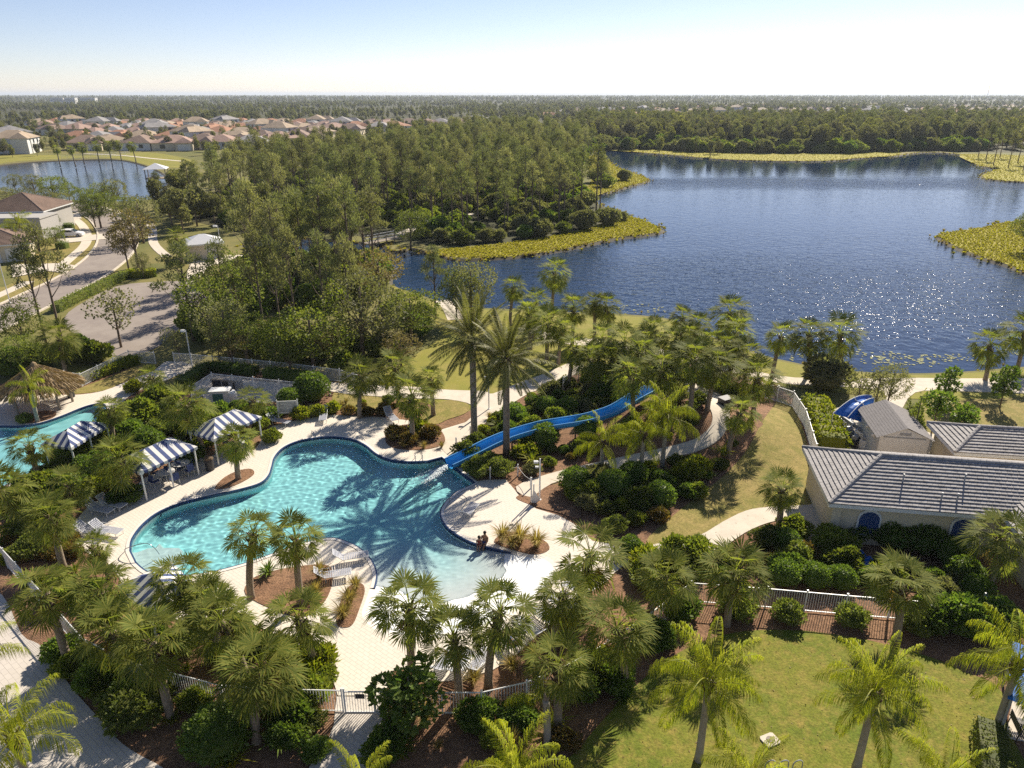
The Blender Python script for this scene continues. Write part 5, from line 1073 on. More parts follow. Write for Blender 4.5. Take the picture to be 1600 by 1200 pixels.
MID = [(235, 590, 2.4, 'small cabbage palm beside the path to the hut', .7), (565, 587, 3.8, 'cabbage palm left of the trio on the far side of the pool', .95), (618, 575, 3.8, 'cabbage palm at the back of the trio beyond the pool', .9), (643, 618, 4.2, 'cabbage palm growing from the round shrub island', 1.05), (672, 592, 3.5, 'slim cabbage palm right of the trio beyond the pool', .8),
 (93, 528, 3.6, 'dark cabbage palm behind the thatched hut', 1.1), (867, 427, 5.6, 'tallest cabbage palm standing alone at the lake shore', 1.05), (803, 450, 5.0, 'slim cabbage palm near the left end of the lake shore', .85), (897, 482, 4.2, 'cabbage palm on the lakeside lawn below the tallest one', 1.0), (929, 474, 4.4, 'left of the twin cabbage palms on the lakeside lawn', .85), (946, 480, 4.0, 'right of the twin cabbage palms on the lakeside lawn', .85),
 (838, 474, 4.2, 'cabbage palm in the clump beside the date palm tops', 1.05), (858, 508, 4.0, 'cabbage palm in front of the lakeside path clump', 1.05), (826, 492, 4.0, 'cabbage palm behind the date palm fronds', .95), (900, 544, 4.2, 'cabbage palm with bare trunk above the slide', .95), (941, 530, 3.8, 'cabbage palm behind the middle of the slide', .95), (976, 535, 4.8, 'pale-trunked cabbage palm over the upper slide', 1.1), (1020, 518, 4.2, 'cabbage palm behind the slide top, left of the cluster', 1.05),
 (1066, 497, 4.4, 'cabbage palm with bare trunk at the lake edge of the mound', .8), (1092, 508, 4.2, 'cabbage palm second along the lake edge of the mound', .85), (1141, 490, 4.6, 'high cabbage palm on the right of the mound row', 1.05), (1150, 520, 4.2, 'wide cabbage palm below the high one on the right of the mound', 1.15), (1085, 562, 4.6, 'cabbage palm rooted inside the curve of the ramp', 1.15), (1034, 580, 3.6, 'cabbage palm beside the slide start', 1.0),
 (1166, 556, 4.0, 'cabbage palm above the fence at the mound foot', 1.05), (1184, 590, 3.6, 'cabbage palm at the top of the dry side lawn', 1.05), (1157, 645, 3.6, 'cabbage palm with short bare trunk right of the ramp bend', .85), (1000, 552, 4.0, 'cabbage palm in the middle of the group behind the slide', .95), (1112, 540, 4.2, 'cabbage palm in the middle of the mound row', 1.0), (955, 560, 3.4, 'low cabbage palm close behind the slide', .85), (1055, 535, 3.8, 'cabbage palm behind the ramp head', .9),
 (1221, 526, 4.2, 'left of three cabbage palms against the lake', .95), (1264, 524, 4.3, 'middle of three cabbage palms against the lake', 1.0), (1312, 523, 4.2, 'right of three cabbage palms against the lake', 1.05), (1547, 540, 3.6, 'lone cabbage palm by the lily pads on the right', .95), (1602, 520, 4.0, 'cabbage palm cut by the right edge at the lake', 1.1), (275, 372, 4.5, 'cabbage palm left of the small cream building', .9), (985, 588, 3.5, 'low full cabbage palm right beside the upper slide', .85), (1122, 574, 3.8, 'cabbage palm over the outer ramp bend', .95), (1076, 528, 4.2, 'cabbage palm between the two mound rows', .9), (1132, 545, 4.2, 'cabbage palm behind the outer ramp bend', .95), (922, 562, 3.6, 'cabbage palm on the slope left of the low one behind the slide', .85), (880, 516, 3.8, 'cabbage palm at the edge of the lakeside path', .85), (1010, 530, 4.0, 'cabbage palm at the back of the group behind the slide', .9)]
for q in NEAR: sabal(*q[:4], q[4])
for q in MID: sabal(*q[:4], q[4] * 1.22, near=False)
for u, v in ((110, 243), (128, 240), (150, 238), (168, 237), (185, 236), (205, 238), (88, 243)): sabal(u, v - 10, 6.5, 'cabbage palm in the row behind the far bank of the left pond', 1.3, False, 'palms beyond the left pond')
queen(1108, 1062, 4.4, 'queen palm with a full yellow-green crown on the front lawn, left of two', 1.05, 19); queen(1368, 1080, 4.2, 'queen palm with drooping crown on the front lawn, right of two', 1.0, 18); queen(1592, 1035, 4.2, 'yellowing queen palm before the blue shade at the right edge', 1.0, 16)
queen(20, 1150, 3.6, 'queen palm at the lower left corner over the walkway', 1.0, 16); queen(-45, 1030, 3.8, 'queen palm mostly outside the left edge with orange frond tips', .9, 12); queen(562, 1238, 3.2, 'queen palm whose top fronds show at the bottom by the gate path', .8, 12); queen(800, 1215, 3.6, 'queen palm at the bottom edge left of the broken trunk', .95, 15)
queen(1172, 1222, 3.4, 'queen palm at the bottom edge right of the left lawn palm', .85, 12); queen(1478, 1222, 3.4, 'queen palm at the bottom edge right of the right lawn palm', .85, 12); queen(942, 688, 3.2, 'queen palm nearest the slide with wide low fronds', .95, 11); queen(1006, 676, 3.9, 'queen palm in the middle of the three below the slide', .95, 13); queen(1042, 648, 4.4, 'tallest queen palm below the slide start', 1.0, 14)
queen(48, 604, 3.3, 'small drooping queen palm in front of the thatched hut', .8, 11, lean=(.2, 0)); queen(28, 350, 5.0, 'queen palm before the grey-white house wall', 1.2, 14)
date_palm(738, 530, 8.6, 'left of two tall date palms beside the slide', 1.15); date_palm(791, 560, 8.0, 'right of two tall date palms standing over the slide', 1.2)
p = G(855, 1166); t = thing('broken_palm', 'broken queen palm trunk with one hanging frond before the curved fence', 'palm', p); place('trunk', trunk_mesh('broken_trunk', 2.6, .17, .15, [M_qbark, M_boots], (-.1, 0)), t)
place('frond', QUEM[2][0], t, (-.1, 0, 2.6), (0, .5, PI - .1), .8); place('dead_frond', SAB_DEAD[0], t, (-.1, 0, 2.7), (0, -.6, 2.9), .6); place('splinter', MB().tube([(-.1, 0, 2.5), (-.16, .05, 3.0)], [.12, .01], 5).tube([(-.05, 0, 2.5), (.02, -.04, 2.85)], [.1, .01], 5).mesh('splinter', M_palmbark), t)
# ================================================================== shrubs, hedges, beds
for u, v, s, lb in [(852, 698, 1.25, 'clipped ball shrub under the middle of the slide'), (802, 662, 1.2, 'clipped ball shrub behind the right date palm'), (855, 646, 1.05, 'clipped ball shrub above the slide near the path'), (898, 768, 1.2, 'clipped ball shrub beside the camera post and ramp'), (1030, 790, 1.15, 'clipped ball shrub at the edge of the dry side lawn'), (916, 682, 1.1, 'clipped ball shrub right of the slide middle'), (958, 776, 1.3, 'dark clipped shrub below the ramp middle'), (988, 760, 1.2, 'clipped shrub between two queen palm trunks'),
    (1222, 912, 1.0, 'clipped ball shrub behind the long fence, first from the left'), (1272, 916, .95, 'clipped ball shrub behind the long fence, second from the left'), (1312, 918, .9, 'clipped ball shrub beside the blue ground tarp'), (1482, 880, 1.05, 'clipped ball shrub before the clubhouse window, rear one'), (1502, 912, 1.1, 'clipped ball shrub before the clubhouse window, middle one'), (1522, 936, .95, 'clipped ball shrub at the fence corner by the clubhouse'), (1224, 862, 1.0, 'clipped ball shrub at the foot of the lone path palm'), (985, 868, .85, 'clipped dark shrub beside the curved path near the deck'),
    (490, 625, 1.7, 'big rounded green shrub right of the pump enclosure'), (455, 638, 1.25, 'rounded green shrub behind the signboard'), (110, 772, 1.2, 'dark green shrub left of the loungers'), (232, 705, 1.3, 'dark green shrub behind the pool cabana')]:
    shrub('ball', u, v, s, lb, 'clipped ball shrubs')
shrub('olive', 214, 1122, 1.35, 'large low oval shrub beside the left walkway', sz=.75); shrub('ball', 345, 1168, 1.6, 'big dark shrub in deep shade at the bottom left', sz=.7); shrub('dark', 298, 722, 1.0, 'dark shrub beside the litter bin'); shrub('dark', 196, 782, 1.1, 'dark low shrub at the corner of the cabana', sz=.6)
for u, v, s, k, lb in [(640, 694, .95, 'croton', 'reddish croton at the palm foot on the shrub island'), (618, 686, 1.1, 'croton', 'croton at the left of the shrub island'), (672, 684, 1.1, 'croton', 'croton at the right of the shrub island'), (655, 676, .9, 'bright', 'yellow shrub at the back of the shrub island'),
    (812, 715, .8, 'bright', 'yellow shrub at the foot of the right date palm'), (822, 700, .7, 'bright', 'small yellow shrub under the slide edge'), (1075, 748, 1.1, 'bright', 'yellow-green shrub below the ramp bend'), (1090, 738, 1.0, 'bright', 'yellow-green shrub at the ramp bend'), (1056, 752, .8, 'bright', 'small yellow-green shrub left of the ramp bend pair'), (925, 782, 1.0, 'lime', 'light green bush right of the camera post shrub'), (1000, 792, 1.0, 'lime', 'light green bush below the queen palms'),
    (728, 712, .9, 'olive', 'low olive shrub left of the slide end'), (745, 700, .9, 'olive', 'low olive shrub beside the left rope'), (748, 742, 1.0, 'olive', 'low olive shrub at the right of the slide end'), (780, 742, .95, 'olive', 'low olive shrub along the right rope'), (765, 728, .8, 'olive', 'low olive shrub beneath the slide end'), (885, 648, 1.0, 'dark', 'dark spiky shrub above the slide'), (870, 660, .9, 'lime', 'light shrub on the slope above the slide'), (900, 640, .9, 'olive', 'olive shrub near the slope fence'), (960, 615, 1.0, 'olive', 'olive shrub behind the upper slide'), (935, 625, 1.0, 'dark', 'dark shrub behind the upper slide bend'),
    (1288, 606, 2.0, 'grey', 'large dark rounded bush outside the fence corner'), (1240, 838, .9, 'lime', 'light green shrub at the path end by the clubhouse'), (1200, 855, 1.0, 'olive', 'olive shrub beside the curved path bed'), (1300, 862, 1.1, 'lime', 'light green bush left of the blue tarp'), (1315, 890, 1.0, 'lime', 'light green bush between tarp and ball shrubs'), (1240, 880, 1.0, 'olive', 'rusty olive shrub above the long fence'), (1440, 860, 1.2, 'dark', 'dark bush against the clubhouse wall, right part'), (1385, 850, 1.2, 'dark', 'dark bush against the clubhouse wall, middle'), (1335, 838, 1.2, 'dark', 'dark bush against the clubhouse wall, left part'),
    (1060, 880, 1.1, 'lime', 'shiny green bush above the white path shadow'), (1085, 875, 1.0, 'lime', 'shiny green bush right on the white path bend'), (1010, 890, 1.1, 'bright', 'bright green bush near the fence end palm'), (1500, 985, 1.3, 'dark', 'dark leafy bush below the long fence, right end'), (1545, 990, 1.3, 'dark', 'dark leafy bush at the fence corner'), (1455, 980, 1.1, 'dark', 'dark leafy bush below the long fence near its palm'), (1430, 985, .9, 'olive', 'olive bush at the foot of the fence palm'), (1330, 975, .8, 'olive', 'olive bush below the middle of the long fence'), (1230, 968, .8, 'olive', 'small olive bush below the left of the long fence'), (1150, 960, 1.0, 'olive', 'olive bush at the edge of the front lawn top'), (1060, 965, 1.0, 'dark', 'dark bush at the upper left lawn corner'), (1020, 1010, 1.0, 'dark', 'dark bush beside the upper left lawn edge'),
    (930, 1060, 1.0, 'lime', 'glossy green bush below the spreading fence palm'), (905, 1085, .9, 'dark', 'glossy dark bush beside the curved fence palm'), (960, 1075, .9, 'dark', 'glossy dark bush at the left lawn edge'), (478, 1095, 1.0, 'lime', 'leafy green plant left of the gate path'), (500, 1045, 1.0, 'bright', 'bright green plant inside the fence left of the gate'), (490, 1065, .9, 'bright', 'bright leafy plant just above the gate fence'), (455, 1130, 1.0, 'dark', 'dark leafy plant in the bed below the gate fence'), (100, 1030, .8, 'dark', 'small dark plant along the left walkway'), (112, 1052, .7, 'lime', 'small light plant along the left walkway'), (155, 1075, .9, 'dark', 'dark plant halfway along the left walkway'),
    (470, 655, .9, 'bright', 'yellow-green plant right of the signboard'), (500, 650, .8, 'bright', 'yellow-green plant at the far deck edge'), (520, 645, .8, 'bright', 'yellow-green plant near the sign lawn'), (545, 648, .8, 'croton', 'brownish plant before the sign lawn'), (600, 648, .9, 'croton', 'brownish plant under the far trio of palms'), (575, 650, .8, 'croton', 'rusty plant at the far deck middle'), (210, 612, .9, 'bright', 'yellow shrub beside the path to the hut'), (425, 690, .7, 'lime', 'small plant at the corner post of the second cabana'), (40, 660, .6, 'olive', 'low shrub at the foot of the hut palm'),
    (250, 640, 1.5, 'lime', 'sunlit bush between the side pool and tall palm'), (220, 660, 1.4, 'lime', 'sunlit bush behind the left cabana palm'), (205, 690, 1.2, 'dark', 'dark bush behind the left cabana palm'), (345, 655, 1.0, 'dark', 'dark bush below the pump cabinet'), (375, 650, .9, 'dark', 'dark bush between pump fence and second cabana'), (160, 700, 1.3, 'lime', 'sunlit bush along the side pool bank'), (130, 720, 1.2, 'lime', 'sunlit bush near the hidden cabana'), (70, 775, 1.2, 'lime', 'light green bush below the side pool'), (40, 790, 1.1, 'olive', 'olive bush at the left edge below the side pool'), (310, 670, 1.2, 'dark', 'dark bush between the two pool cabanas')]:
    shrub(k, u, v, s, lb)
for i in range(14): shrub('croton', 22 + (i % 7) * 15 + (i // 7) * 5, 848 + (i // 7) * 18 + (i % 3) * 4, .7, 'yellow-brown croton in the bed below the left bare-trunked palm', 'crotons at the left')
for k, (u, v, s, lb) in enumerate([(785, 846, 1.2, 'left'), (812, 850, 1.35, 'middle left'), (838, 856, 1.2, 'middle right'), (800, 858, 1.1, 'front')]): tuft(u, v, s, f'straw-coloured grass clump at the {lb} of the bed behind the seated pair', 'ornamental grasses')
ornam = bpy.data.objects['ornamental_grass']
for u, v, s, lb in [(556, 922, .9, 'top'), (546, 945, 1.0, 'middle'), (536, 968, 1.0, 'bottom')]: tuft(u, v, s, f'tan grass clump at the {lb} of the narrow bed by the shallow end', 'ornamental grasses')
for u, v, s, lb in [(500, 905, 1.1, 'right of the deck tongue palms'), (492, 935, 1.0, 'below the deck tongue palms'), (740, 1070, .9, 'behind the fence near the straight palm'), (800, 1050, .9, 'at the deck edge near the straight palm'), (830, 1030, .9, 'in the bed under the curved deck edge'), (765, 655, .7, 'at the foot of the lamp post'), (632, 700, .7, 'in front of the island palm'), (662, 702, .7, 'at the lower right of the shrub island'), (690, 700, .6, 'at the edge of the shrub island'), (665, 1130, 1.0, 'under the leafy bush by the gate'), (800, 1170, .9, 'at the bottom beside the broken palm')]: tuft(u, v, s, 'pale grass clump ' + lb, 'ornamental grasses')
for u, v, s, k, lb in [(460, 1140, 1.2, 2, 'strap-leaved plant in the bed left of the gate path'), (440, 1165, 1.0, 1, 'strap-leaved plant nearest the bottom left of the gate path'), (475, 1120, 1.1, 2, 'strap-leaved plant nearest the gate'), (975, 1100, .8, 1, 'small strap-leaved plant on the left edge of the front lawn'), (420, 900, .9, 1, 'strap-leaved plant under the deck tongue palms'), (888, 655, 1.3, 1, 'dark strap-leaved plant on the slope above the slide')]: fern(k, u, v, s, lb)
BED = smooth(GX([(745, 690), (800, 640), (860, 610), (960, 580), (1060, 572), (1130, 585), (1170, 640), (1150, 700), (1100, 770), (1040, 830), (960, 830), (900, 800), (850, 750), (800, 735)]), 3)
RAMP = smooth(GX(ramp_px), 3); bp = fill(BED, 1.35); bp = bp[~inside(offset(RAMP, .5), bp[:, 0], bp[:, 1])]; sx = np.array([p[:2] for p in SP])
for i, q in enumerate(bp):
    if np.hypot(sx[:, 0] - q[0], sx[:, 1] - q[1]).min() < 1.3: continue
    kd = ['olive', 'dark', 'lime', 'croton', 'grey', 'olive', 'bright'][i % 7]; s_ = rng.uniform(.4, .95)
    if rng.random() < .28: o = place('strap_leaf_plant', FERN[i % 3], None, (q[0], q[1], hz(q[0], q[1])), (0, 0, i), s_ * 1.3); tag(o, 'low strap-leaved filler plant in the bed around the slide', 'plant', 'filler plants in the slide bed'); continue
    o = place('low_shrub', SHR[kd], None, (q[0], q[1], hz(q[0], q[1])), (0, 0, i), s_); tag(o, 'low filler shrub on the mulch around the slide', 'shrub', 'filler shrubs in the slide bed')
def filler(poly, sp_, place_txt, grp, kinds, smin=.4, smax=.85, avoid=()):
    q_ = fill(smooth(GX(poly), 2), sp_)
    for av in avoid: q_ = q_[~inside(av, q_[:, 0], q_[:, 1])]
    for i, q in enumerate(q_):
        kd = kinds[int(rng.integers(len(kinds)))]; s_ = rng.uniform(smin, smax); z = hz(q[0], q[1])
        if kd.startswith('strap'): tag(place('strap_leaf_plant', FERN[int(rng.integers(3))], None, (q[0], q[1], z), (0, 0, i), s_ * 1.3), 'strap-leaved filler plant ' + place_txt, 'plant', 'strap plants ' + grp)
        elif kd == 'tuft': tag(place('ornamental_grass', TUFT[i % 2], None, (q[0], q[1], z), (0, 0, i), s_), 'filler grass clump ' + place_txt, 'grass', 'grasses ' + grp)
        else: tag(place('low_shrub', SHR[kd], None, (q[0], q[1], z), (0, 0, i), (s_ * rng.uniform(.9, 1.3), s_, s_ * rng.uniform(.7, 1.2))), 'low filler shrub ' + place_txt, 'shrub', 'shrubs ' + grp)
OUT = [DECK, offset(POOL, .5), offset(POOL2, .5)]
filler([(100, 1040), (130, 1010), (200, 1045), (345, 1085), (525, 1095), (500, 1160), (470, 1215), (300, 1215), (215, 1165), (150, 1105)], 1.5, 'in the shaded bed between the left walkway and the gate path', 'of the lower left bed', ['dark', 'olive', 'strap', 'dark', 'lime', 'tuft'])
filler([(605, 1095), (700, 1095), (780, 1095), (850, 1075), (930, 1040), (1010, 990), (1060, 960), (1040, 1010), (960, 1085), (900, 1160), (860, 1215), (610, 1215)], 1.7, 'in the bed between the curved fence and the front lawn', 'of the curved fence bed', ['dark', 'olive', 'tuft', 'strap', 'lime', 'croton'])
filler([(960, 905), (1060, 870), (1180, 850), (1260, 870), (1420, 890), (1540, 915), (1540, 940), (1400, 930), (1250, 914), (1080, 905), (1000, 940)], 1.6, 'around the long fence before the clubhouse', 'along the long fence', ['dark', 'olive', 'croton', 'lime', 'strap', 'grey'], .45, .95, OUT)
filler([(0, 700), (110, 715), (190, 660), (290, 640), (420, 650), (420, 665), (330, 700), (250, 735), (200, 765), (130, 785), (90, 840), (0, 900)], 1.5, 'in the thick planting between side pool and cabanas', 'between the two pools', ['lime', 'dark', 'olive', 'strap', 'bright', 'strap'], .5, 1.1, OUT)
filler([(430, 650), (500, 640), (560, 625), (640, 632), (650, 650), (560, 648), (480, 650)], 1.5, 'along the far deck edge', 'of the far deck edge', ['croton', 'tuft', 'bright', 'olive'], .35, .65, OUT)
filler([(40, 905), (130, 880), (230, 950), (380, 970), (500, 1030), (520, 1070), (345, 1065), (200, 1025), (120, 985)], 1.5, 'under the lower left palms inside the fence', 'inside the lower left fence', ['dark', 'olive', 'strap', 'lime'], .4, .8, OUT)
hedge('hedge', [(116, 602), (150, 590), (185, 577), (213, 567)], 1.1, .9, L_bright, 'bright yellow-green hedge along the fence by the hut', 190, .3, .07, 2, rough=.2)
hedge('hedge', [(284, 606), (305, 592), (330, 579), (400, 586)], 1.2, .9, L_shrub, 'dark clipped hedge round the pump enclosure', 150, .16, .05, 3); hedge('hedge', [(415, 588), (480, 594)], 1.2, .9, L_shrub, 'short dark hedge right of the pump enclosure gap', 150, .16, .05, 4)
hedge('hedge', [(88, 488), (130, 466), (170, 447), (198, 434)], 1.3, 1.1, L_oak, 'long dark hedge between the road and the car park', 130, .2, .07, 5); hedge('hedge', [(200, 433), (222, 433), (245, 431)], 1.4, 1.1, L_bright, 'yellow-green hedge at the car park entrance', 150, .25, .08, 6)
hedge('hedge', [(1270, 640), (1283, 665), (1300, 705)], 2.0, 1.3, L_bright, 'bright green hedge between the slope fence and the shed yard', 170, .28, .08, 7, rough=.2); hedge('hedge', [(1541, 1152), (1546, 1200), (1550, 1260)], 1.25, 1.1, L_oak, 'tall clipped hedge at the lower right of the front lawn', 420, .09, .03, 8, rough=.02)
hedge('hedge', [(855, 1005), (885, 980), (905, 955)], .9, .6, L_croton, 'rust-brown low hedge along the curved front deck', 220, .2, .05, 9, rough=.2); hedge('hedge', [(1470, 700), (1475, 715)], 1.0, 1.0, L_shrub, 'small hedge at the corner of the shed', 200, .15, .05, 11)
for u, v, lb in ((100, 352, 'low box hedge on the house lawn, rear one'), (107, 358, 'low box hedge on the house lawn, front one'), (98, 388, 'low box hedge on the lawn before the driveway')): hedge('box_hedge', [(u - 8, v), (u + 8, v)], 1.3, 1.1, L_shrub, lb, 150, .2, .06, int(u))
# ================================================================== single trees
tree('leafy_bush', YOUNG, 640, 1075, 3.6, 4.6, 'leafy magnolia-like bush with red-brown leaves right of the gate', name='magnolia', wide=1.7)
for u, v, H, lb, fam, kk, wd in [(400, 425, 13, 'tall thin pine above the thicket, left one of the row', PINES, 'pine_tree', .85), (428, 432, 12, 'tall thin pine above the thicket, second of the row', PINES, 'pine_tree', .8), (452, 425, 13.5, 'tall thin pine above the thicket, third of the row', PINES, 'pine_tree', .85), (500, 428, 13, 'tall thin pine above the thicket, fourth of the row', PINES, 'pine_tree', .85), (540, 432, 12, 'tall thin pine above the thicket, last of the row by the grey oak', PINES, 'pine_tree', .8), (345, 425, 11, 'tall thin pine between the small building and the thicket', PINES, 'pine_tree', .9), (176, 480, 7.0, 'sparse tree standing in the car park corner', SPARSE, 'sparse_tree', 1), (286, 435, 11, 'spreading pine over the car park edge', PINES, 'pine_tree', 1.3), (68, 415, 13, 'tall thin pine left of the car park, front one', PINES, 'pine_tree', .9), (45, 430, 12, 'tall thin pine left of the car park, rear one', PINES, 'pine_tree', .9), (30, 500, 6, 'dark tree beside the thatched hut at the left edge', OAKS, 'oak_tree', 1), (30, 545, 4, 'low dark tree at the left edge behind the hut', OAKS, 'oak_tree', 1.2),
    (142, 321, 7.0, 'round street tree with clear trunk beside the curved road', OAKS, 'oak_tree', .95), (98, 314, 6, 'small street tree at the far road bend', GREYS, 'street_tree', .9), (75, 341, 4.2, 'round dark green tree at the corner of the left house', OAKS, 'oak_tree', 1), (86, 366, 4.0, 'round tree hiding the tail of the white car', OAKS, 'oak_tree', 1.1), (205, 360, 9, 'dark russet tree on the right side of the road', BROWN, 'russet_tree', 1), (192, 375, 7, 'low russet tree leaning over the road', BROWN, 'russet_tree', .9), (220, 408, 4.0, 'small street tree at the car park entrance', GREYS, 'street_tree', .9), (215, 330, 9, 'grey-brown tree above the road bend', GREYS, 'street_tree', 1.1),
    (482, 505, 7.6, 'large light green tree behind the white fence', LIMES, 'lime_tree', 1.15), (425, 520, 5.4, 'light green tree left of the largest one behind the fence', LIMES, 'lime_tree', 1.2), (560, 470, 9.5, 'grey-green oak right of the light green tree', GREYS, 'oak_tree', 1.05), (520, 535, 4.0, 'low brownish tree at the right of the fence', BROWN, 'russet_tree', 1), (640, 480, 6.5, 'green bushy tree at the edge of the lakeside lawn', OAKS, 'oak_tree', 1.2), (600, 505, 5.5, 'tangled grey tree with bare branches beside the lakeside lawn', SPARSE, 'sparse_tree', 1.3), (625, 540, 4.0, 'low scraggly tree at the lawn edge', BROWN, 'russet_tree', 1.4), (678, 425, 9, 'pine-like tree with bare trunk at the lake inlet', PINES, 'pine_tree', 1.1), (735, 440, 7.5, 'grey-green tree at the lake shore', GREYS, 'oak_tree', 1.1), (712, 450, 6.5, 'slender tree left of the grey-green shore tree', OAKS, 'oak_tree', .8),
    (350, 500, 6.5, 'bushy grey tree behind the lamp post fence', GREYS, 'oak_tree', 1.1), (380, 520, 5.5, 'dark bush-like tree behind the fence', OAKS, 'oak_tree', 1.2), (340, 540, 3.6, 'small tree with red mulch ring beside the fence gate', SPARSE, 'sparse_tree', 1), (275, 525, 4.2, 'small grey tree behind the hut lawn fence', SPARSE, 'sparse_tree', 1), (360, 540, 4.0, 'thin brown tree just behind the fence', BROWN, 'russet_tree', .9), (450, 545, 4.5, 'dark tree trunk poking over the fence', OAKS, 'oak_tree', 1), (320, 470, 8, 'dark tree at the car park corner', OAKS, 'oak_tree', 1), (365, 440, 9, 'dark oak beside the car park pines', OAKS, 'oak_tree', 1), (590, 425, 8, 'russet tree at the mouth of the inlet', BROWN, 'russet_tree', 1.1), (640, 350, 7, 'dark round tree by the footbridge', OAKS, 'oak_tree', 1.1),
    (1375, 600, 4.6, 'wispy tree behind the shed', SPARSE, 'sparse_tree', .9), (1345, 600, 4.4, 'wispy small tree behind the torn canopy', SPARSE, 'sparse_tree', .8), (1395, 592, 4.4, 'bushy young tree behind the shed roof', GREYS, 'young_tree', .8), (1575, 590, 4.4, 'young tree by the right lake path', YOUNG, 'young_tree', 1)]:
    nm = kk; vs_ = fam; Href = 16 if fam is PINES else (4.6 if fam is YOUNG else 8); tree(nm, vs_, u, v, H, Href, lb, wide=wd, name=nm)
tree('cypress', CYP, 1436, 640, 4.6, 5.5, 'narrow dark cypress right of the shed', name='cypress_tree'); tree('cypress', CYP, 1420, 640, 3.2, 5.5, 'smaller cypress touching the shed roof', name='cypress_tree')
tree('young_tree', YOUNG, 1467, 628, 4.4, 4.6, 'young tree between shed and path', name='young_tree'); tree('young_tree', YOUNG, 1486, 590, 4.0, 4.6, 'young tree beside the lake path', name='young_tree'); tree('young_tree', YOUNG, 1510, 652, 4.4, 4.6, 'young tree alone on the right lawn', name='young_tree')
for i, (u, v) in enumerate([(20, 275), (50, 278), (80, 285), (105, 290), (10, 300), (35, 305), (130, 300), (160, 296), (175, 290), (70, 300), (195, 315), (150, 312)]):
    tree('oak_tree', [GREYS[0], OAKS[0], OAKS[1], GREYS[1]], u, v + 6, 5.2 + (i % 3) * 1.2, 8, 'bank tree between the road bend and the left pond', group='bank trees of the left pond', name='bank_tree', wide=1.15)
for i, (u, v, s) in enumerate([(540, 580, 1.4), (395, 545, 1.8), (420, 550, 1.8), (460, 555, 1.8), (500, 560, 1.6), (330, 535, 1.6), (600, 555, 1.6), (560, 550, 1.6), (650, 525, 1.7), (620, 500, 1.8), (660, 500, 1.5), (390, 500, 2.2), (430, 480, 2.2), (350, 520, 2.0), (120, 560, 1.6), (150, 565, 1.5), (60, 575, 1.8), (20, 585, 1.8), (310, 520, 2.0)]): shrub(['lime', 'olive', 'dark'][i % 3], u, v, s, 'wild bush in the thicket along the outer fence', 'thicket bushes', 'thicket_bush')
# ================================================================== pine wood
WOOD = smooth(GX([(268, 334), (300, 324), (350, 304), (400, 284), (500, 264), (600, 250), (700, 228), (760, 217), (850, 222), (925, 234), (905, 262), (912, 300), (922, 322), (940, 338), (880, 358), (800, 366), (720, 372), (650, 362), (600, 358), (540, 362), (470, 358), (380, 360), (330, 346), (290, 340)]), 3)
GROVE = smooth(GX([(395, 410), (470, 408), (545, 408), (592, 414), (600, 442), (540, 476), (480, 482), (415, 478), (385, 440)]), 3)
P = np.concatenate([fill(GROVE, 4.4), fill(WOOD, 6.6)]); P = P[np.argsort(np.hypot(P[:, 0], P[:, 1]))]
H_ = rng.uniform(.60, .98, len(P)); T_ = rng.uniform(0, 6.28, len(P)); I_ = rng.integers(0, len(PINES), len(P)); pine_src = {}
for k in range(min(300, len(P))):
    t = thing('pine_tree', 'slender pine in the wood between the two lakes, one of its nearer trees', 'tree', P[k], T_[k], 'near pines of the wood', H_[k])
    pine_src[I_[k]] = (place('trunk', PINES[I_[k]][1], t), place('crown', PINES[I_[k]][0], t))
scatter('pine_wood', 'deeper mass of pines in the wood between the lakes', P[300:], [pine_src[k] for k in range(len(PINES))], T_[300:], H_[300:], I_[300:])
und = []
for k, kd in enumerate(('olive', 'lime', 'grey', 'dark')):
    u, v = ((660, 372), (700, 376), (760, 378), (820, 372))[k]; und.append(shrub(kd, u, v, 1.6, f'{["olive", "light green", "grey-green", "dark green"][k]} bush at the lake edge of the pine wood', 'wood edge bushes', 'wood_edge_bush'))
UP = np.concatenate([fill(WOOD, 4.2), fill(GROVE, 3.0)]); UP = UP[rng.random(len(UP)) < .8]
scatter('undergrowth', 'low bushes and saplings on the floor of the pine wood', UP, [(o,) for o in und], rng.uniform(0, 6.28, len(UP)), rng.uniform(1.0, 2.4, len(UP)), rng.integers(0, 4, len(UP)))
for i, (u, v, s) in enumerate([(690, 378, 1.6), (722, 381, 2.0), (780, 376, 1.4), (845, 369, 2.2), (880, 364, 1.6), (912, 358, 2.5), (950, 351, 2.2), (938, 344, 1.6), (972, 345, 1.3), (935, 285, 3.0), (945, 292, 2.6), (975, 282, 2.2)]): shrub(['grey', 'olive', 'croton'][i % 3 if i % 3 < 2 else 0], u, v, s, 'rounded marsh-edge bush on the lake peninsula', 'peninsula bushes', 'marsh_bush')
# ================================================================== woods beyond the lake and far land
FAR = GX([(905, 233), (1000, 231), (1100, 235), (1200, 237), (1320, 238), (1440, 234), (1520, 234), (1700, 236), (1800, 225), (1800, 198), (1300, 196), (905, 200)])
P = fill(FAR, 8.0); P = P[np.argsort(P[:, 1])]; n = len(P); I_ = rng.integers(0, 5, n); H_ = rng.uniform(.7, 1.1, n); T_ = rng.uniform(0, 6.28, n); wsrc = {}
SRC = WOODT + [PINES[1]]
for k in range(220):
    t = thing('shore_tree', 'tree in the front rank of the wood on the far lake shore', 'tree', P[k], T_[k], 'front trees of the far lake shore', H_[k]); wsrc[I_[k]] = (place('trunk', SRC[I_[k]][1], t), place('crown', SRC[I_[k]][0], t))
scatter('far_shore_wood', 'dense wood behind the far lake shore', P[220:], [wsrc[k] for k in range(5)], T_[220:], H_[220:], I_[220:])
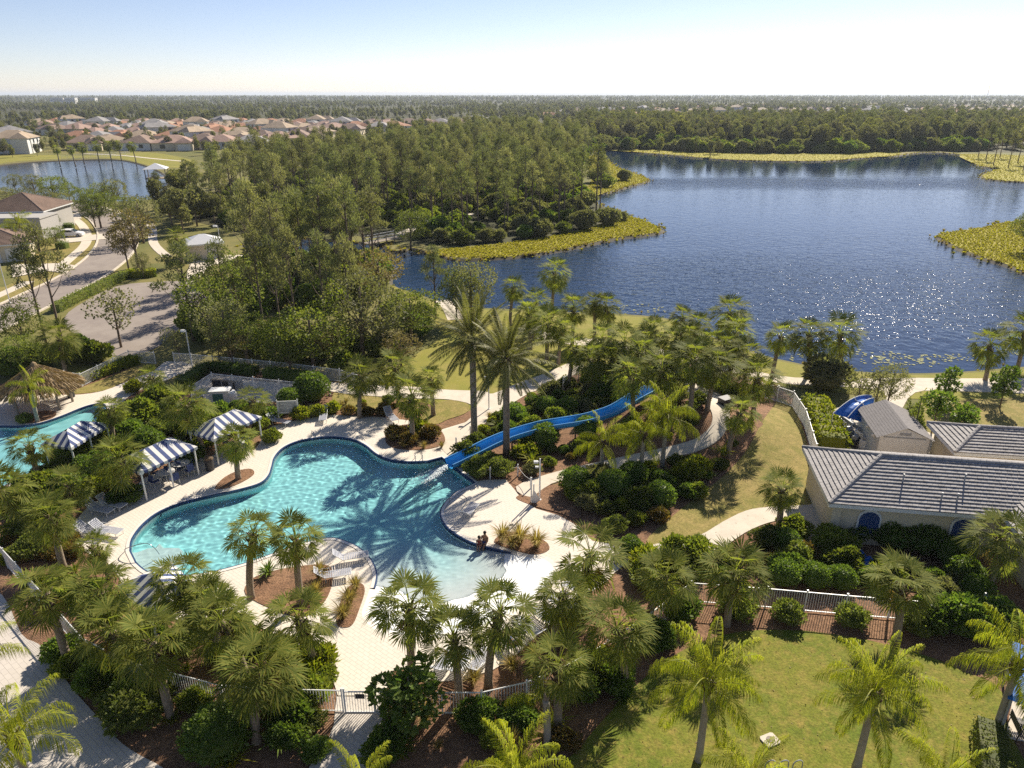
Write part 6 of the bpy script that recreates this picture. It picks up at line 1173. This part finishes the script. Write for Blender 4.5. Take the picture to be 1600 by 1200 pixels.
UF = fill(GX([(905, 236), (1000, 234), (1100, 238), (1200, 240), (1320, 240), (1440, 236), (1540, 237), (1540, 228), (905, 228)]), 5.0)
scatter('far_shore_thicket', 'dark thicket under the trees of the far lake shore', UF, [(o,) for o in und], rng.uniform(0, 6.28, len(UF)), rng.uniform(2.0, 4.2, len(UF)), rng.integers(0, 4, len(UF)))
for u, v, H in ((1552, 258, 14), (1575, 262, 13), (1540, 250, 15), (1590, 255, 15), (1562, 246, 14), (1528, 246, 14), (1598, 268, 12)): tree('pine_tree', PINES, u, v, H, 16, 'lone pine on the grassy right shore of the lake', group='pines on the right shore', name='pine_tree', base=True)
tree('oak_tree', OAKS, 1600, 392, 7, 8, 'dark tree at the right edge on the marsh point', name='oak_tree', base=True)
# far subdivision
def house_variants():
    out = []
    for k in range(10):
        rg = random.Random(k); w, d = rg.uniform(13, 17), rg.uniform(11, 15); wm = [M_cream, M_whitewall][k % 2]; rm = M_terra[k % 5]; hx = min(w, d) / 2; wall, rise = 3.0 + (2.6 if k in (3, 7) else 0), 2.8
        mbw = MB().box((0, 0, wall / 2), (w, d, wall)).box((w * .28, -d / 2 - 1.8, wall / 2), (w * .4, 4, wall)); mb = MB(); o = .6
        E = [(-w / 2 - o, -d / 2 - o, wall), (w / 2 + o, -d / 2 - o, wall), (w / 2 + o, d / 2 + o, wall), (-w / 2 - o, d / 2 + o, wall)]; r0, r1 = ((-w / 2 + hx * .9, 0, wall + rise), (w / 2 - hx * .9, 0, wall + rise))
        mb.add(E + [r0, r1], [(0, 1, 5, 4), (1, 2, 5), (2, 3, 4, 5), (3, 0, 4), (3, 2, 1, 0)]); x0, x1 = w * .08 - o, w * .48 + o; yf = -d / 2 - 3.8 - o
        mb.add([(x0, yf, wall + .01), (x1, yf, wall + .01), (x1, 0, wall + .01), (x0, 0, wall + .01), ((x0 + x1) / 2, yf + 3, wall + rise * .75), ((x0 + x1) / 2, -.5, wall + rise * .75)], [(0, 1, 4), (1, 2, 5, 4), (3, 0, 4, 5)])
        out.append((mbw.mesh('wall', wm), mb.mesh('roof', rm), MB().box((-w * .25, -d / 2 - .05, 1.6), (1.8, .12, 1.5)).mesh('window', M_glass), MB().box((w * .28, -d / 2 - 3.85, 1.3), (w * .3, .12, 2.3)).mesh('garage_door', M_canvas)))
    return out
HWIN = MB().box((0, 0, 0), (1.6, .14, 1.4)).mesh('window', M_glass); HDIM = [random.Random(k).uniform(13, 17) for k in range(10)]; HV = house_variants(); RC = ['terracotta', 'rose-brown', 'tan', 'grey', 'dark brown']; hk = [0]
def far_house(u, v, where, group):
    p = G(u, v); k = hk[0]; hk[0] += 1; i = (k * 7 + k // 3) % 10; t = thing('house', f'{RC[i % 5]}-roofed house {where}', 'house', p, random.choice([0, .3, -.3, 1.57, 2.9, .8, -.7]), group, 1.22)
    for nm, me in zip(('wall', 'roof', 'window', 'garage_door'), HV[i]): place(nm, me, t)
    for sg in (-1, 1):
        for y in (-2.5, 2.5):
            for z in ((1.7, 4.4) if i in (3, 7) else (1.7,)): place('window', HWIN, t, (sg * HDIM[i] / 2, y, z), (0, 0, 1.5708))
random.seed(11); HPOS = []
for v, u0, u1, st in ((238, -10, 60, 36), (233, 140, 420, 40), (226, -20, 50, 38), (224, 130, 470, 34), (216, 120, 500, 31), (209, 90, 560, 27), (203.5, 80, 640, 25), (199, 70, 740, 24)):
    u = u0
    while u < u1:
        if not (60 < u < 130 and v > 212): far_house(u + random.uniform(-6, 6), v + random.uniform(-1.5, 1.5), 'in the subdivision beyond the left pond', 'far subdivision houses'); HPOS.append(1)
        u += st * random.uniform(.85, 1.25)
for v, u0, u1, st in ((184, 860, 1640, 26), (179.5, 880, 1640, 24), (175, 900, 1640, 22), (171.5, 940, 1640, 22), (168.5, 1050, 1640, 26)):
    u = u0
    while u < u1: far_house(u + random.uniform(-8, 8), v + random.uniform(-1, 1), 'showing over the wood beyond the main lake', 'houses beyond the main lake'); u += st * random.uniform(.7, 1.6)
# trees in and around the subdivision: a band to the horizon, thinning
pts = []; scl = []
def band_pts(n, y0, y1, s0, s1, clump=0.0):
    y = np.exp(rng.uniform(np.log(y0), np.log(y1), n)); x = rng.uniform(-.80, .80, n) * y
    if clump:
        f = np.sin(x / 90 + 1.3 * np.sin(y / 160)) + np.sin(y / 110 + 2 * np.sin(x / 170)); k = f > clump; x, y = x[k], y[k]
    return np.stack([x, y, 0 * x], 1), rng.uniform(s0, s1, len(x))
def clear(P, S_, polys):
    k = np.ones(len(P), bool)
    for p in polys: k &= ~inside(p, P[:, 0], P[:, 1])
    return P[k], S_[k]
SUBDIV = GX([(-60, 243), (60, 243), (140, 238), (300, 240), (430, 228), (560, 206), (760, 196), (760, 192), (-60, 192)])
a1 = clear(*band_pts(1700, 330, 900, .32, .6), [LAKE, POND, WOOD, FAR] + [GX([(60, 262), (60, 238), (300, 236), (300, 262)])]); k = (a1[0][:, 0] < 100); a1 = (a1[0][k], a1[1][k])
a2 = clear(*band_pts(4200, 560, 1250, .42, .8, -.35), [LAKE, FAR]); a2k = a2[0][:, 1] > 560 + 0 * a2[0][:, 0]
a3 = band_pts(9000, 1200, 3000, .55, .9, -.7); a4 = band_pts(9000, 2800, 9500, .9, 1.4, -1.2)
a2k &= ~(inside(SUBDIV, a2[0][:, 0], a2[0][:, 1]) & (rng.random(len(a2[0])) < .9))
PP = np.concatenate([a1[0], a2[0][a2k], a3[0], a4[0]]); SS = np.concatenate([a1[1], a2[1][a2k], a3[1], a4[1]])
scatter('far_trees', 'trees among the far houses and the wooded plain to the horizon', PP, [wsrc[k] for k in range(5)], rng.uniform(0, 6.28, len(PP)), SS, rng.integers(0, 5, len(PP)))
# bulk trees left of the wood and round the pond shore
LEFTW = GX([(232, 338), (255, 325), (285, 318), (320, 335), (350, 352), (345, 372), (322, 362), (290, 366), (255, 360)])
P = fill(LEFTW, 6.0)
for q in P:
    t = thing('pond_wood_tree', 'tree in the thicket between the pond and the small cream building', 'tree', q, rng.uniform(0, 6.28), 'thicket by the pond', rng.uniform(.5, .75)); i = int(rng.integers(0, 5)); place('trunk', SRC[i][1], t); place('crown', SRC[i][0], t)
# marsh tufts, lily pads
mt = place('marsh_clump', MARSHT, None, G(1000, 362), (0, 0, 0), 1.2); tag(mt, 'yellow marsh grass clump at the tip of the peninsula', 'grass')
MP = np.concatenate([fill(p, (.5, .7, 1.6, 1.2, .55)[i], avoid=[LAKE]) for i, p in enumerate(marsh_polys)]); MP = MP[MP[:, 1] < 560]
scatter('marsh_grass', 'yellow-green marsh grass fringing the lake', MP, [(mt,)], rng.uniform(0, 6.28, len(MP)), rng.uniform(.22, .45, len(MP)), np.zeros(len(MP), int))
ed = []
for a_, b_ in zip(LAKE, LAKE[1:] + LAKE[:1]):
    d_ = math.hypot(b_[0] - a_[0], b_[1] - a_[1]); m_ = (a_[1] + b_[1]) / 2
    if m_ > 420: continue
    for k in range(int(d_ * (2.2 if m_ > 110 else 1.2))): f = rng.random(); ed.append((a_[0] + (b_[0] - a_[0]) * f + rng.normal() * .9, a_[1] + (b_[1] - a_[1]) * f + rng.normal() * .9, -.3))
ed = np.array(ed); scatter('shore_reeds', 'reeds standing in the shallow margin of the lake', ed, [(mt,), (ornam,)], rng.uniform(0, 6.28, len(ed)), rng.uniform(.3, .8, len(ed)) * np.where(ed[:, 1] > 110, 1, .6), rng.integers(0, 2, len(ed)))
mb = MB(); rg = np.random.default_rng(77)
for (u0, v0, u1, v1, n) in ((965, 474, 1040, 490, 34), (1230, 545, 1345, 564, 60), (1345, 548, 1400, 572, 60), (1405, 552, 1470, 574, 60), (1475, 552, 1530, 566, 40), (1560, 540, 1620, 556, 40), (780, 466, 860, 478, 16)):
    for k in range(n):
        cu, cv = rg.uniform(u0, u1), v0 + (v1 - v0) * rg.beta(2, 2); p = C(cu + rg.normal() * 4, cv, -.33); r = rg.uniform(.08, .2); a0 = rg.uniform(0, 6.28)
        vs_ = [(p.x, p.y, -.325)] + [(p.x + r * math.cos(a0 + .35 + j * 5.6 / 9), p.y + r * math.sin(a0 + .35 + j * 5.6 / 9), -.325 + .02 * (j % 2)) for j in range(10)]; mb.add(vs_, [(0, j, j + 1) for j in range(1, 10)])
o = mb.build('lily_pads', mat_plain('lily_pad', (.30, .31, .14), .7, var=.25, scale=1, spec=.1)); o['kind'] = 'stuff'; o['label'] = 'pale lily pads floating along the near lake shore'
LP = np.concatenate([fill(smooth(GX([(905, 1172), (1005, 1062), (1100, 1002), (1340, 998), (1560, 1075), (1560, 1200), (900, 1200)]), 2), .55), fill(smooth(GX([(1050, 808), (1140, 735), (1205, 640), (1260, 690), (1268, 790), (1100, 845)]), 2), .6)]); LP = LP[rng.random(len(LP)) < .55]; n = len(LP)
LP[:, 2] = [hz(x, y) + .065 for x, y in LP[:, :2]]; d = rng.normal(size=(n, 3)) * np.array([1, 1, .25]); o = place('leaf_litter', quads_to_mesh('leaf_litter', leaves(LP, d, rng.uniform(.05, .13, n), rng.uniform(.015, .035, n), rng), L_dead)); o['kind'] = 'stuff'; o['label'] = 'fallen brown leaves on the lawns'
# white blocks and mast on the horizon
for u, w_, lb in ((92, 60, 'left-most white block on the left horizon'), (112, 50, 'middle white block on the left horizon'), (140, 70, 'right-most pale block on the left horizon')):
    p = C(u, 162, 0); t = thing('apartment_block', lb, 'building', p, .1); place('wall', MB().box((0, 0, 8), (w_ * .6, 18, 16)).mesh('wall', M_canvas), t); place('roof', MB().box((0, 0, 16.4), (w_ * .62, 19, .8)).mesh('roof', M_whitewall), t)
    for z in (4, 8, 12): place('window_band', MB().box((0, -9.05, z), (w_ * .5, .15, 1.5)).mesh('window_band', M_glass), t)
p = C(1541, 158, 0); t = thing('radio_mast', 'thin lattice mast on the right horizon', 'mast', p); h = 58; mb = MB()
for k in range(3): a = k * 2.094; mb.tube([(math.cos(a) * 1.2, math.sin(a) * 1.2, 0), (math.cos(a) * .5, math.sin(a) * .5, h)], .28, 4)
place('leg_frame', mb.mesh('leg_frame', M_grey), t); mb = MB()
for j in range(14): z = j * h / 14; mb.tube([(1.1, 0, z), (-.5, .9, z + h / 14)], .14, 3); mb.tube([(-.5, .9, z), (-.5, -.9, z + h / 14)], .14, 3)
place('brace', mb.mesh('brace', M_grey), t)
# ================================================================== air
hb = MB().box((0, S_BIG / 2 - 75, 30), (2 * S_BIG + 200, S_BIG + 350, 66)).build('haze', None); hb['kind'] = 'stuff'; hb['label'] = 'thin pale haze over the whole plain'
hm = bpy.data.materials.new('haze_air'); hm.use_nodes = True; ht = hm.node_tree; ht.nodes.clear(); ho = ht.nodes.new('ShaderNodeOutputMaterial'); hv = ht.nodes.new('ShaderNodeVolumePrincipled')
hv.inputs['Color'].default_value = (.82, .90, 1, 1); hv.inputs['Density'].default_value = 1.0e-4; hv.inputs['Anisotropy'].default_value = .2; ht.links.new(hv.outputs[0], ho.inputs['Volume'])
hb.data.materials.clear(); hb.data.materials.append(hm)
